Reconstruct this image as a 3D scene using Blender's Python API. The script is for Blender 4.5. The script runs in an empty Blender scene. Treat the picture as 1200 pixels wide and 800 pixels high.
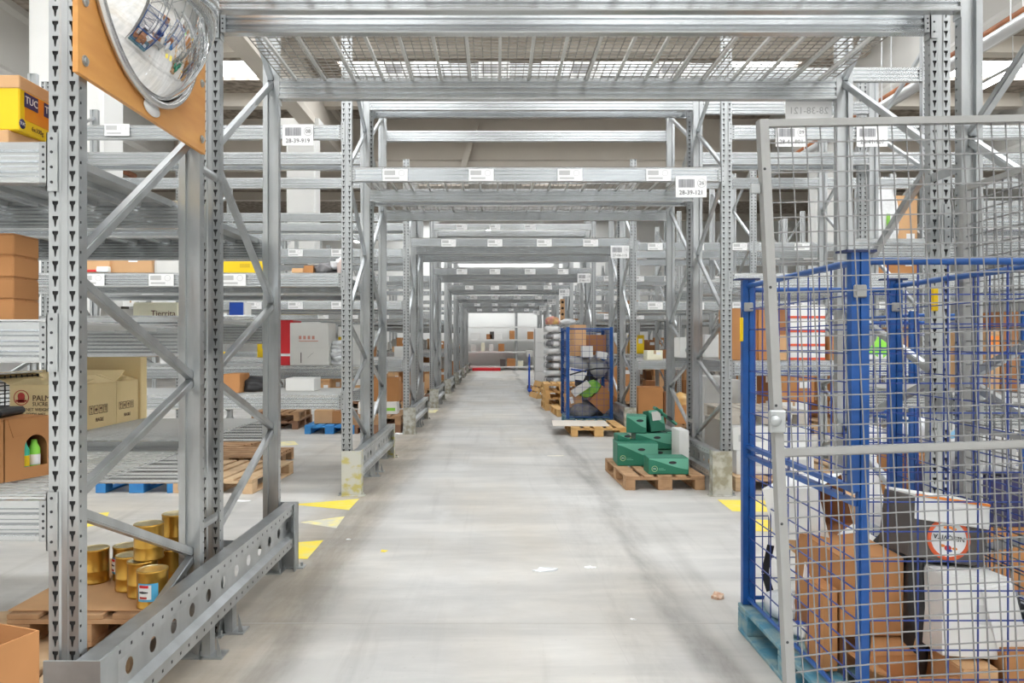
import bpy, bmesh, math, random
from mathutils import Vector, Matrix, Euler
random.seed(7)
R = math.radians
F, CX, CY, H = 890.0, 580.0, 402.0, 1.47
C = bpy.context.scene.collection
scene = bpy.context.scene

def P(px, py, D):
    """point seen at a pixel of the photo, D metres ahead of the camera"""
    return Vector(((px-CX)*D/F, D, H-(py-CY)*D/F))
def FP(px, py, z=0.0):
    D = F*(H-z)/(py-CY)
    return Vector(((px-CX)*D/F, D, z))

# ------------------------------------------------------------------ materials
MATS = {}
def nmat(name):
    m = bpy.data.materials.new(name); m.use_nodes = True
    nt = m.node_tree
    for n in list(nt.nodes): nt.nodes.remove(n)
    o = nt.nodes.new('ShaderNodeOutputMaterial'); b = nt.nodes.new('ShaderNodeBsdfPrincipled')
    nt.links.new(b.outputs[0], o.inputs[0])
    MATS[name] = m
    return m, nt, b
def mat(name, col, rough=.6, metal=0.0, var=0.0, scale=6.0, stretch=(1,1,1), bump=0.0, col2=None, detail=4, spec=.5, rnd=0.0, contrast=(.3,.7), trans=0, alpha=1):
    m, nt, b = nmat(name)
    b.inputs['Roughness'].default_value = rough
    b.inputs['Metallic'].default_value = metal
    b.inputs['Specular IOR Level'].default_value = spec
    if trans: b.inputs['Transmission Weight'].default_value = trans
    if alpha < 1: b.inputs['Alpha'].default_value = alpha
    col = tuple(col)+(1,)
    if var or col2 or bump or rnd:
        tc = nt.nodes.new('ShaderNodeTexCoord'); mp = nt.nodes.new('ShaderNodeMapping')
        mp.inputs['Scale'].default_value = stretch
        nt.links.new(tc.outputs['Object'], mp.inputs['Vector'])
        no = nt.nodes.new('ShaderNodeTexNoise'); no.inputs['Scale'].default_value = scale; no.inputs['Detail'].default_value = detail
        nt.links.new(mp.outputs[0], no.inputs['Vector'])
        r = nt.nodes.new('ShaderNodeValToRGB')
        r.color_ramp.elements[0].position, r.color_ramp.elements[1].position = contrast
        c2 = tuple(col2)+(1,) if col2 else tuple(max(0,c*(1-var)) for c in col[:3])+(1,)
        r.color_ramp.elements[0].color = c2; r.color_ramp.elements[1].color = col
        nt.links.new(no.outputs['Fac'], r.inputs[0])
        out = r.outputs[0]
        if rnd:
            oi = nt.nodes.new('ShaderNodeObjectInfo'); hs = nt.nodes.new('ShaderNodeHueSaturation')
            mr = nt.nodes.new('ShaderNodeMapRange'); mr.inputs['To Min'].default_value = 1-rnd; mr.inputs['To Max'].default_value = 1+rnd
            nt.links.new(oi.outputs['Random'], mr.inputs['Value']); nt.links.new(mr.outputs[0], hs.inputs['Value'])
            nt.links.new(out, hs.inputs['Color']); out = hs.outputs[0]
        nt.links.new(out, b.inputs['Base Color'])
        if bump:
            bp = nt.nodes.new('ShaderNodeBump'); bp.inputs['Strength'].default_value = bump; bp.inputs['Distance'].default_value = .02
            nt.links.new(no.outputs['Fac'], bp.inputs['Height']); nt.links.new(bp.outputs[0], b.inputs['Normal'])
    else:
        b.inputs['Base Color'].default_value = col
    return m
def emit(name, col, s):
    m, nt, b = nmat(name)
    b.inputs['Base Color'].default_value = (.9,.9,.9,1)
    b.inputs['Emission Color'].default_value = tuple(col)+(1,); b.inputs['Emission Strength'].default_value = s
    return m

galv   = mat('galvanised_steel', (.53,.55,.56), .33, .84, var=.22, scale=9, stretch=(1,1,.35), rnd=.06)
galvb  = mat('galvanised_beam', (.57,.59,.60), .27, .88, var=.10, scale=4, stretch=(.5,1,2), rnd=.09)
galvd  = mat('galvanised_dull', (.46,.48,.485), .45, .65, var=.24, scale=7)
wire   = mat('deck_wire_shaded', (.24,.225,.20), .5, .5)  # darker than the bright wire: backlit silhouette put into the colour
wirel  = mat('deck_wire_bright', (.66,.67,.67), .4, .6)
barm   = mat('support_bar_steel', (.62,.62,.60), .4, .6)
postshade  = mat('post_inside_shade', (.035,.035,.035), .8)  # near-black liner, shade of the hollow post put into the colour
worn   = mat('worn_guard_plate', (.56,.56,.52), .6, .35, col2=(.36,.34,.27), scale=11, detail=8, contrast=(.42,.58))
worny  = mat('worn_guard_plate_paint', (.60,.60,.56), .6, .3, col2=(.56,.50,.20), scale=9, detail=8, stretch=(1,1,1.6), contrast=(.40,.52))
kraft  = mat('kraft_card', (.51,.245,.10), .85, var=.10, scale=5, rnd=.10, spec=.2)
kraftl = mat('kraft_card_light', (.66,.40,.21), .85, var=.10, scale=5, rnd=.08, spec=.2)
kraftd = mat('kraft_card_dark', (.38,.175,.08), .85, var=.12, scale=5, rnd=.12, spec=.2)
kraftt = mat('kraft_card_tan', (.92,.73,.40), .8, var=.08, scale=4, spec=.2)
tape   = mat('brown_tape', (.50,.33,.19), .35)
white  = mat('white_card', (.82,.82,.80), .6, var=.05, scale=4, rnd=.05)
greyc  = mat('grey_card', (.68,.67,.64), .7, var=.08, scale=4, rnd=.08)
darkg  = mat('dark_grey_card', (.105,.095,.09), .6, var=.1, scale=4)
black  = mat('black_plastic', (.018,.018,.02), .45)
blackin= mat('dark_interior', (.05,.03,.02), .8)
paper  = mat('label_paper', (.86,.86,.86), .55)
ink    = mat('ink_black', (.03,.03,.035), .6)
inkg   = mat('ink_grey', (.22,.22,.24), .6)
inkp   = mat('ink_pale', (.50,.50,.50), .6)
brownk = mat('ink_brown', (.13,.05,.03), .7)
redk   = mat('ink_red', (.55,.05,.04), .6)
red    = mat('red_card', (.70,.02,.03), .5)
orange = mat('orange_card', (.85,.26,.04), .5)
orangep= mat('orange_print', (.85,.33,.01), .45, col2=(.78,.20,.01), scale=8)
yellow = mat('yellow_card', (.88,.60,.005), .45)
yelpl  = mat('yellow_plastic', (.85,.55,.0), .4)
cream  = mat('cream_card', (.90,.87,.68), .6)
bluec  = mat('blue_card', (.02,.09,.50), .45)
navy   = mat('navy_ink', (.02,.02,.12), .4)
skyb   = mat('sky_blue', (.10,.45,.72), .5)
limeg  = mat('lime_green', (.30,.75,.08), .5)
leafg  = mat('leaf_green', (.13,.42,.05), .6, col2=(.35,.6,.1), scale=10)
green  = mat('green_card', (.018,.165,.10), .5, rnd=.08)
greenl = mat('green_card_light', (.14,.42,.30), .5)
gold   = mat('gold_tin', (.62,.36,.07), .30, .85, var=.25, scale=4, stretch=(3,3,.3))
goldl  = mat('gold_tin_lid', (.70,.60,.36), .3, .8)
wood   = mat('pallet_wood', (.55,.34,.185), .8, col2=(.36,.20,.10), scale=7, stretch=(1,1,1), detail=6, rnd=.12, bump=.15)
woodl  = mat('pallet_wood_pale', (.72,.52,.32), .8, col2=(.56,.36,.20), scale=6, detail=6, rnd=.10, bump=.1)
woody  = mat('pallet_wood_yellow', (.74,.47,.19), .75, col2=(.62,.35,.13), scale=6, detail=6, rnd=.08)
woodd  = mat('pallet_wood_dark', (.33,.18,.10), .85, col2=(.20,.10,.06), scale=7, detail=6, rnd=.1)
woodb  = mat('pallet_blue_paint', (.03,.20,.52), .6, col2=(.05,.28,.60), scale=6)
woodt  = mat('pallet_teal_paint', (.07,.24,.34), .65, col2=(.26,.36,.36), scale=12, detail=8, contrast=(.40,.6))
ply    = mat('plywood', (.72,.36,.10), .5, col2=(.58,.25,.06), scale=3.5, stretch=(1,.6,3), detail=8)
blue   = mat('blue_paint', (.008,.085,.33), .35, var=.25, scale=14)
bluew  = mat('blue_wire', (.02,.05,.24), .4)
blued  = mat('dark_blue_cap', (.02,.03,.10), .45)
greyp  = mat('grey_paint', (.34,.34,.33), .4, .2, var=.06, scale=10)
greyw  = mat('grey_wire', (.26,.26,.26), .4, .4)
mirror = mat('mirror_dome', (.90,.90,.90), .03, 1.0)
rim    = mat('mirror_rim', (.66,.66,.66), .2, .8)
film   = mat('plastic_film', (.85,.88,.90), .25, var=.15, scale=20, bump=.5)
bagw   = mat('white_sack', (.78,.79,.80), .4, var=.12, scale=12, bump=.6)
sackp  = mat('printed_sack', (.80,.81,.82), .4, col2=(.16,.16,.17), scale=2.6, detail=5, contrast=(.44,.52), bump=.3)
bagg   = mat('grey_sack', (.26,.25,.25), .4, col2=(.10,.10,.11), scale=9, bump=.6)
concw  = mat('white_column_paint', (.84,.84,.82), .7, var=.03, scale=2)
girder = mat('girder_concrete', (.62,.57,.50), .8, var=.06, scale=1.2)
girdg  = mat('girder_concrete_grey', (.56,.55,.52), .8, var=.05, scale=1.2)
roofm  = mat('roof_panels', (.40,.34,.28), .95, col2=(.17,.14,.115), scale=5, detail=10, contrast=(.35,.65))
wallm  = mat('wall_paint', (.84,.84,.82), .8, var=.03, scale=.6)
pipem  = mat('rust_pipe', (.42,.15,.05), .6, col2=(.25,.08,.03), scale=5)
duct   = mat('duct_metal', (.75,.76,.77), .35, .5)
ymark  = mat('yellow_floor_paint', (.86,.68,.06), .6, col2=(.74,.66,.22), scale=9, detail=8, contrast=(.3,.55))
ymarkf = mat('faded_floor_paint', (.80,.72,.30), .6, col2=(.62,.60,.50), scale=9, detail=8, contrast=(.4,.6))
sky    = emit('skylight_glow', (.95,.98,1.0), 10.0)
lampm  = emit('lamp_glow', (1,.99,.96), 22.0)

def floor_material():
    m, nt, b = nmat('concrete_floor')
    N, L = nt.nodes.new, nt.links.new
    tc = N('ShaderNodeTexCoord')
    def noise(scale, stretch, detail=6, rot=0.0, rough=.55, dist=0):
        mp = N('ShaderNodeMapping'); mp.inputs['Scale'].default_value = stretch; mp.inputs['Rotation'].default_value = (0,0,rot)
        L(tc.outputs['Object'], mp.inputs['Vector'])
        n = N('ShaderNodeTexNoise'); n.inputs['Scale'].default_value = scale; n.inputs['Detail'].default_value = detail
        n.inputs['Roughness'].default_value = rough; n.inputs['Distortion'].default_value = dist
        L(mp.outputs[0], n.inputs['Vector']); return n.outputs['Fac']
    def ramp(fac, p0, p1, c0, c1):
        r = N('ShaderNodeValToRGB'); r.color_ramp.elements[0].position = p0; r.color_ramp.elements[1].position = p1
        r.color_ramp.elements[0].color = c0+(1,); r.color_ramp.elements[1].color = c1+(1,)
        L(fac, r.inputs[0]); return r.outputs[0]
    def mix(a, bb, fac, typ='MIX'):
        mx = N('ShaderNodeMixRGB'); mx.blend_type = typ
        if isinstance(fac, float): mx.inputs[0].default_value = fac
        else: L(fac, mx.inputs[0])
        L(a, mx.inputs[1]); L(bb, mx.inputs[2]); return mx.outputs[0]
    base = ramp(noise(.8,(1,1,1),8), .3,.7, (.465,.45,.425), (.60,.59,.565))
    warm = ramp(noise(.5,(1.3,.5,1),5), .45,.7, (1,1,1), (.99,.93,.84))
    c = mix(base, warm, 1.0, 'MULTIPLY')
    st1 = ramp(noise(1.6,(.35,1.6,1),8,0,.65,.4), .42,.62, (.86,.87,.88), (1.05,1.05,1.05))      # scrubber sweeps across the aisle
    c = mix(c, st1, .95, 'MULTIPLY')
    st2 = ramp(noise(1.3,(3.2,.22,1),7,R(-14),.6,.6), .56,.74, (1,1,1), (.62,.61,.60))            # dark wheel tracks
    c = mix(c, st2, .45, 'MULTIPLY')
    st3 = ramp(noise(1.2,(3.0,.25,1),7,R(12),.6,.6), .58,.74, (1,1,1), (.68,.67,.66))
    c = mix(c, st3, .4, 'MULTIPLY')
    sep = N('ShaderNodeSeparateXYZ'); L(tc.outputs['Object'], sep.inputs[0])
    def mth(op,a,b_=None,c_=None):
        n=N('ShaderNodeMath'); n.operation=op
        for k,v in enumerate((a,b_,c_)):
            if v is None: continue
            if isinstance(v,(int,float)): n.inputs[k].default_value=v
            else: L(v,n.inputs[k])
        return n.outputs[0]
    wob = mth('MULTIPLY', mth('SUBTRACT', noise(.5,(1,.5,1),3), .5), .5)
    def track(x0,w_,p0,p1,col,stren,seedrot):
        d = mth('ABSOLUTE', mth('SUBTRACT', mth('ADD', sep.outputs[0], wob), x0))
        m1 = N('ShaderNodeMapRange'); m1.interpolation_type='SMOOTHSTEP'; m1.inputs['From Min'].default_value=w_; m1.inputs['From Max'].default_value=w_*.35; L(d,m1.inputs['Value'])
        nn = N('ShaderNodeMapRange'); nn.inputs['From Min'].default_value=p0; nn.inputs['From Max'].default_value=p1; L(noise(.9,(2.2,.45,1),8,seedrot,.7,.3),nn.inputs['Value'])
        f = mth('MULTIPLY', mth('MULTIPLY', m1.outputs[0], nn.outputs[0]), stren)
        return f
    def stain(c, f, col):
        rgb=N('ShaderNodeRGB'); rgb.outputs[0].default_value=col+(1,)
        mx=N('ShaderNodeMixRGB'); mx.blend_type='MULTIPLY'; L(f,mx.inputs[0]); L(c,mx.inputs[1]); L(rgb.outputs[0],mx.inputs[2]); return mx.outputs[0]
    c = stain(c, track(-1.12,.32,.38,.62,None,.75,.1), (.52,.50,.48))
    c = stain(c, track(1.02,.13,.36,.60,None,.85,.5), (.50,.49,.48))
    c = stain(c, track(.80,.30,.48,.66,None,.45,.9), (.60,.59,.58))
    c = stain(c, track(-1.30,.42,.20,.55,None,.7,1.3), (.74,.65,.53))
    c = stain(c, track(2.2,.32,.25,.6,None,.55,1.7), (.70,.60,.48))
    speck = ramp(noise(28,(1,1,1),4), .66,.72, (1,1,1), (.72,.70,.66))
    c = mix(c, speck, .35, 'MULTIPLY')
    pale = ramp(noise(1.1,(1,.4,1),6,.3), .60,.72, (0,0,0), (1,1,1))
    pc = N('ShaderNodeRGB'); pc.outputs[0].default_value = (.70,.70,.69,1)
    mx = N('ShaderNodeMixRGB'); L(pale, mx.inputs[0]); L(c, mx.inputs[1]); L(pc.outputs[0], mx.inputs[2]); 
    c2 = mix(c, mx.outputs[0], .5)
    L(c2, b.inputs['Base Color'])
    b.inputs['Roughness'].default_value = .5
    rr = N('ShaderNodeMapRange'); rr.inputs['To Min'].default_value = .38; rr.inputs['To Max'].default_value = .62
    L(noise(1.5,(1,1,1),5), rr.inputs['Value']); L(rr.outputs[0], b.inputs['Roughness'])
    b.inputs['Specular IOR Level'].default_value = .35
    return m
floorm = floor_material()

# ------------------------------------------------------------------ mesh builder
class MB:
    def __init__(s): s.v=[]; s.f=[]; s.m=[]; s.sm=[]
    def add(s, vs, fs, mi=0, M=None, smooth=False):
        o = len(s.v)
        for v in vs:
            v = Vector(v)
            if M is not None: v = M @ v
            s.v.append(v)
        for f in fs: s.f.append([o+i for i in f]); s.m.append(mi); s.sm.append(smooth)
        return s
    def box(s, x0,x1,y0,y1,z0,z1, mi=0, M=None):
        return s.add([(x0,y0,z0),(x1,y0,z0),(x1,y1,z0),(x0,y1,z0),(x0,y0,z1),(x1,y0,z1),(x1,y1,z1),(x0,y1,z1)],
            [(3,2,1,0),(4,5,6,7),(0,1,5,4),(1,2,6,5),(2,3,7,6),(3,0,4,7)], mi, M)
    def cbox(s, w,d,h, c=.004, mi=0, M=None):
        """box 0..h high centred in x,y with chamfered edges"""
        bm = bmesh.new(); bmesh.ops.create_cube(bm, size=1)
        for v in bm.verts: v.co = Vector((v.co.x*w, v.co.y*d, (v.co.z+.5)*h))
        bmesh.ops.bevel(bm, geom=bm.edges[:], offset=c, segments=1, affect='EDGES')
        bm.verts.index_update()
        s.add([v.co.copy() for v in bm.verts], [[v.index for v in f.verts] for f in bm.faces], mi, M); bm.free(); return s
    def bar(s, p0, p1, w, h, mi=0, up=(0,0,1), caps=True):
        p0=Vector(p0); p1=Vector(p1); d=(p1-p0).normalized(); u=Vector(up)
        if abs(d.dot(u))>.98: u=Vector((0,1,0))
        sd=d.cross(u).normalized(); u=sd.cross(d).normalized()
        vs=[]
        for p in (p0,p1):
            for a,b in ((-1,-1),(1,-1),(1,1),(-1,1)): vs.append(p+sd*(a*w/2)+u*(b*h/2))
        fs=[(0,1,5,4),(1,2,6,5),(2,3,7,6),(3,0,4,7)]
        if caps: fs += [(3,2,1,0),(4,5,6,7)]
        return s.add(vs, fs, mi)
    def tube(s, p0, p1, r, n=10, mi=0, caps=True, r1=None):
        p0=Vector(p0); p1=Vector(p1); d=(p1-p0).normalized()
        u=Vector((0,0,1)) if abs(d.z)<.9 else Vector((1,0,0))
        a=d.cross(u).normalized(); b=d.cross(a).normalized(); r1 = r if r1 is None else r1
        vs=[]
        for p,rr in ((p0,r),(p1,r1)):
            for k in range(n):
                t=2*math.pi*k/n; vs.append(p+a*(math.cos(t)*rr)+b*(math.sin(t)*rr))
        s.add(vs, [(k,(k+1)%n,n+(k+1)%n,n+k) for k in range(n)], mi, None, True)
        if caps: s.add(vs, [list(range(n))[::-1], list(range(n,2*n))], mi)
        return s
    def path(s, pts, r, n=8, mi=0):
        for a,b in zip(pts, pts[1:]): s.tube(a,b,r,n,mi)
        return s
    def lathe(s, prof, n=32, mi=0, M=None, smooth=True):
        vs=[]; 
        for r,z in prof:
            for k in range(n):
                t=2*math.pi*k/n; vs.append((r*math.cos(t), r*math.sin(t), z))
        fs=[]
        for i in range(len(prof)-1):
            for k in range(n): fs.append((i*n+k, i*n+(k+1)%n, (i+1)*n+(k+1)%n, (i+1)*n+k))
        return s.add(vs, fs, mi, M, smooth)
    def prism(s, poly, axis, a, b, mi=0, M=None, caps=True):
        """extrude polygon (u,v) along axis from a to b"""
        def mk(u,v,t): return {'x':(t,u,v),'y':(u,t,v),'z':(u,v,t)}[axis]
        n=len(poly); vs=[mk(u,v,a) for u,v in poly]+[mk(u,v,b) for u,v in poly]
        fs=[(k,(k+1)%n,n+(k+1)%n,n+k) for k in range(n)]
        if caps: fs += [list(range(n))[::-1], list(range(n,2*n))]
        return s.add(vs, fs, mi, M)
    def mesh(s, name, mats):
        me=bpy.data.meshes.new(name); me.from_pydata([tuple(v) for v in s.v], [], s.f)
        for m in (mats if isinstance(mats,(list,tuple)) else [mats]): me.materials.append(m)
        for p,mi,sm in zip(me.polygons, s.m, s.sm): p.material_index=mi; p.use_smooth=sm
        bm=bmesh.new(); bm.from_mesh(me); bmesh.ops.recalc_face_normals(bm, faces=bm.faces); bm.to_mesh(me); bm.free()
        me.update(); return me
    def build(s, name, mats, parent=None, loc=None, rot=None):
        return link(name, s.mesh(name, mats), parent, loc, rot)
def link(name, me, parent=None, loc=None, rot=None):
    o=bpy.data.objects.new(name, me); C.objects.link(o)
    if parent is not None: o.parent=parent
    if loc is not None: o.location=loc
    if rot is not None: o.rotation_euler=rot
    return o
USED = {}
def tag(o, label, cat, group=None, kind=None):
    o['label']=label; o['category']=cat
    if group: o['group']=group
    if kind: o['kind']=kind
    USED.setdefault(label,[]).append(o.name)
    return o
def thing(name, label, cat, loc=(0,0,0), rot=(0,0,0), group=None):
    o=bpy.data.objects.new(name, None); C.objects.link(o); o.location=loc; o.rotation_euler=rot
    o.empty_display_size=.1
    return tag(o, label, cat, group)
def struct(name, mb, m):
    o=mb.build(name, m); o['kind']='structure'; return o
TXT={}
def text_mesh(s, size, m, align='CENTER', sx=1.0):
    key=(s,size,m.name,align,sx)
    if key in TXT: return TXT[key]
    cu=bpy.data.curves.new('lettering','FONT'); cu.body=s; cu.size=size; cu.align_x=align; cu.align_y='CENTER'; cu.extrude=.0006
    cu.resolution_u=2
    ob=bpy.data.objects.new('tmp',cu); C.objects.link(ob)
    dg=bpy.context.evaluated_depsgraph_get(); dg.update()
    me=bpy.data.meshes.new_from_object(ob.evaluated_get(dg)); me.name='lettering'
    for v in me.vertices: v.co.x*=sx
    me.materials.clear(); me.materials.append(m)
    bpy.data.objects.remove(ob); bpy.data.curves.remove(cu)
    TXT[key]=me; return me
FR=(R(90),0,0)     # lettering facing the camera side (-Y)
def text(s, size, m, parent, loc, rot=FR, align='CENTER', sx=1.0, name='lettering'):
    return link(name, text_mesh(s,size,m,align,sx), parent, loc, rot)

# ------------------------------------------------------------------ camera / world
cam=bpy.data.cameras.new('camera'); co=bpy.data.objects.new('camera',cam); C.objects.link(co)
cam.sensor_width=36; cam.lens=F/1200*36; cam.shift_x=(600-CX)/1200; cam.shift_y=-(400-CY)/1200
cam.clip_start=.05; cam.clip_end=200
co.location=(0,0,H); co.rotation_euler=(R(90),0,0); scene.camera=co
w=bpy.data.worlds.new('world'); scene.world=w; w.use_nodes=True
w.node_tree.nodes['Background'].inputs[0].default_value=(.9,.95,1,1); w.node_tree.nodes['Background'].inputs[1].default_value=.6
scene.view_settings.view_transform='Standard'; scene.view_settings.look='None'; scene.view_settings.gamma=1
scene.view_settings.use_curve_mapping=False
scene.view_settings.exposure=0.12

# ------------------------------------------------------------------ the setting
X0,X1,Y0,Y1,ZC=-19.0,21.0,-12.0,42.4,8.6
struct('floor', MB().box(X0-.3,X1+.3,Y0-.3,Y1+.3,-.25,0), floorm)
mb=MB()
struct('wall_far', MB().box(X0,X1,Y1,Y1+.25,0,ZC), wallm)
struct('wall_left', MB().box(X0-.25,X0,Y0,Y1,0,ZC), wallm)
struct('wall_right', MB().box(X1,X1+.25,Y0,Y1,0,ZC), wallm)
struct('wall_back', MB().box(X0,X1,Y0-.25,Y0,0,ZC), wallm)
# roof slab with long skylight openings filled by glowing panels
cell_x=[(-16,-11.6),(-7.8,-5.6),(-4.0,-1.2),(1.2,4.0),(5.6,7.8),(10.6,14.6)]
cell_y=[(-9.0,-6.6),(-4.5,-2.1),(.2,2.6),(5.2,7.0),(10.0,11.4),(14.9,16.2),(19.2,20.6),(27.5,29.0),(33.0,34.4),(37.2,41.2)]  # far rows are added openings to brighten the far wall
xs=sorted({X0,X1}|{a for c in cell_x for a in c}); ys=sorted({Y0,Y1}|{a for c in cell_y for a in c})
mb=MB(); sk=[]
for i in range(len(xs)-1):
    for j in range(len(ys)-1):
        a=(xs[i],xs[i+1]); b=(ys[j],ys[j+1])
        if a in cell_x and b in cell_y and not (b[0]>25 and abs(a[0]+a[1])>8): sk.append((a,b))
        else: mb.box(a[0],a[1],b[0],b[1],ZC,ZC+.2)
struct('ceiling', mb, roofm)
for k,(a,b) in enumerate(sk):
    o=MB().box(a[0],a[1],b[0],b[1],ZC+.10,ZC+.14).build('window_%d'%(k+1), sky); o['kind']='structure'
# concrete girders
def girder_x(X, w, z0, z1, m, n):
    o=MB(); 
    o.prism([(X-w/2,z0),(X+w/2,z0),(X+w/2,z0+.18),(X+w*.32,z0+.30),(X+w*.32,z1-.25),(X+w*.5,z1-.15),(X+w*.5,z1),(X-w*.5,z1),(X-w*.5,z1-.15),(X-w*.32,z1-.25),(X-w*.32,z0+.30),(X-w/2,z0+.18)], 'y', Y0, 24.0 if n!='x' else Y1)
    return struct('trim_girder_'+n, o, m)
girder_x(-10.3,.5,6.9,ZC,girdg,'outer_left'); girder_x(-5.0,.42,7.3,ZC,girder,'inner_left')
girder_x(8.9,.5,6.9,ZC,girdg,'inner_right'); girder_x(15.2,.5,6.9,ZC,girdg,'outer_right')
mb=MB(); mb.prism([(24.0,7.02),(24.6,7.02),(24.6,7.22),(24.42,7.3),(24.42,ZC),(24.15,ZC),(24.15,7.3),(24.0,7.22)],'x',X0,X1)
struct('trim_cross_girder', mb, girder)
for k,y in enumerate([-10.5,-5.6,-1.0,3.6,8.4,12.8,17.8,21.8,26.4,31.2,36.0,41.9]):
    struct('trim_purlin_%d'%(k+1), MB().prism([(y-.16,8.22),(y+.16,8.22),(y+.16,ZC),(y-.16,ZC)],'x',X0,X1), girder)
# small vertical struts down the girder, seen above the second row
struct('trim_strut', MB().bar((-1.0,23.9,7.0),(-.6,23.9,8.4),.18,.18), girder)

# services under the roof
def pipe(nm,x,z,r,m,lab):
    t=thing(nm,lab,'pipe',(x,0,z)); MB().tube((0,-5,0),(0,24,0),r,12).build('pipe_run',m,t)
    for y in range(-4,24,4): MB().tube((0,y,r),(0,y,ZC-z),.012,6).build('hanger',duct,t)
pipe('sprinkler_pipe',-11.4,6.75,.09,pipem,'rust brown sprinkler pipe running along the left roof girder')
pipe('sprinkler_pipe',8.35,6.7,.075,pipem,'rust brown sprinkler pipe running under the right roof girder')
pipe('cable_duct',8.15,6.45,.10,duct,'pale metal conduit below the rust brown pipe on the right')
# building columns
def column(name,label,x0,x1,y0,y1):
    t=thing(name,label,'column',((x0+x1)/2,(y0+y1)/2,0)); w=x1-x0; d=y1-y0
    MB().prism([(-w/2+.04,-d/2),(w/2-.04,-d/2),(w/2,-d/2+.04),(w/2,d/2-.04),(w/2-.04,d/2),(-w/2+.04,d/2),(-w/2,d/2-.04),(-w/2,-d/2+.04)],'z',0,7.2).build('shaft',concw,t)
    MB().box(-w/2-.12,w/2+.12,-d/2-.12,d/2+.12,7.2,7.45).build('capital',concw,t)
    return t
column('concrete_column','wide white painted concrete column behind the left mirror post',-6.22,-5.22,10.1,10.7)
column('concrete_column','white painted concrete column between the left racks, above the small carton and grey bag',-5.58,-4.80,20.3,20.9)
column('concrete_column','white painted concrete column standing far out among the right racks',8.6,9.4,20.3,20.9)

# linear ceiling lights
def ceiling_light(x,y,label):
    t=thing('ceiling_light',label,'ceiling light',(x,y,6.6))
    MB().prism([(-.10,.0),(.10,.0),(.06,.09),(-.06,.09)],'y',-.75,.75).build('housing',duct,t)
    MB().box(-.08,.08,-.72,.72,-.02,0).build('diffuser',lampm,t)
    for yy in (-.6,.6): MB().tube((0,yy,.09),(0,yy,2.0),.006,6).build('hanger',duct,t)
ceiling_light(9.75,14.9,'long bright ceiling light at the upper right beyond the rack post')
ceiling_light(9.75,21.0,'long bright ceiling light at the upper right, the farther one of two')
ceiling_light(-10.9,16.5,'long bright ceiling light at the upper left beside the outer girder')

for k,(x,y) in enumerate(((-3.0,40.2),(2.5,40.2),(-.3,34.6),(6.5,38.0),(-7.0,38.0))):  # unseen lights added to lift the dim far end
    ceiling_light(x,y,'added fill light near the far wall, %s'%('left one of the pair','right one of the pair','the nearer one over the aisle','far right one','far left one')[k])
# ------------------------------------------------------------------ racking
ROWS=[2.557,7.38,12.33,17.28,22.23,27.18,32.13,37.08]
RN=['nearest rack row','second rack row','third rack row','fourth rack row','fifth rack row','sixth rack row','seventh rack row','farthest rack row']
OR=['nearest','second','third','fourth','fifth','sixth','seventh','farthest']
XL=[-1.437,-5.12,-8.80,-12.5]; XR=[2.244,4.19,7.0,9.8]
HT=4.47
PD=.026     # half depth of a post
def post_mesh(H_):
    b=MB(); n=int(round(H_/.05)); z1=n*.05; f=-PD; k_=PD
    def quad(x0,y0,x1,y1,mi=0): b.add([(x0,y0,0),(x1,y1,0),(x1,y1,z1),(x0,y0,z1)],[(0,1,2,3)],mi)
    c1=.0285; w=.0125
    for x0,x1 in ((-.05,-c1-w),(c1+w,.05)): quad(x0,f,x1,f)
    quad(-c1+w,f,-.010,f+.005); quad(-.010,f+.005,.010,f+.005); quad(.010,f+.005,c1-w,f)
    hole=[(-.0105,.044),(.0105,.044),(.0095,.034),(.0055,.030),(.0018,.008),(-.0018,.008),(-.0055,.030),(-.0095,.034)]
    outer=[(-w,.05),(w,.05),(w,.034),(w,.028),(w,0),(-w,0),(-w,.028),(-w,.034)]
    for k in range(n):
        for c in (-c1,c1):
            vs=[(c+x,f,k*.05+z) for x,z in hole]+[(c+x,f,k*.05+z) for x,z in outer]
            vs+=[(c+x,f+.002,k*.05+z) for x,z in hole]
            b.add(vs,[(i,(i+1)%8,8+(i+1)%8,8+i) for i in range(8)]+[(i,(i+1)%8,16+(i+1)%8,16+i) for i in range(8)])
    for c in (-c1,c1):
        b.box(c-w,c+w,f+.007,f+.009,0,z1,1)  # dark strips close behind the holes paint in their shade
    for s in (-1,1):
        x=.05*s
        quad(x,f,x,f+.006); quad(x,f+.018,x,k_)
        for k in range(n):
            z=k*.05; vs=[(x,f+.006,z),(x,f+.018,z),(x,f+.018,z+.05),(x,f+.006,z+.05)]
            o=.024; h=.0045
            vs+=[(x,f+.012-h,z+o-h),(x,f+.012+h,z+o-h),(x,f+.012+h,z+o+h),(x,f+.012-h,z+o+h)]
            b.add(vs,[(i,(i+1)%4,4+(i+1)%4,4+i) for i in range(4)])
        quad(x,k_,.020*s,k_); quad(.020*s,k_,.020*s,.004)
    quad(-.020,.004,.020,.004)
    b.add([(-.05,f,z1),(.05,f,z1),(.05,k_,z1),(-.05,k_,z1)],[(0,1,2,3)])
    return b.mesh('post',[galv,postshade])
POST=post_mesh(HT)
def post_simple():
    b=MB(); f=-PD
    b.prism([(-.05,f),(-.012,f),(-.008,f+.004),(.008,f+.004),(.012,f),(.05,f),(.05,PD),(.02,PD),(.02,.006),(-.02,.006),(-.02,PD),(-.05,PD)],'z',0,HT)
    for k in range(int(HT/.05)):
        for c in (-.0285,.0285): b.add([(c-.0105,f-.0006,k*.05+.043),(c+.0105,f-.0006,k*.05+.043),(c,f-.0006,k*.05+.004)],[(0,1,2)],1)
    return b.mesh('post',[galv,ink])
POSTS=post_simple()
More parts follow.
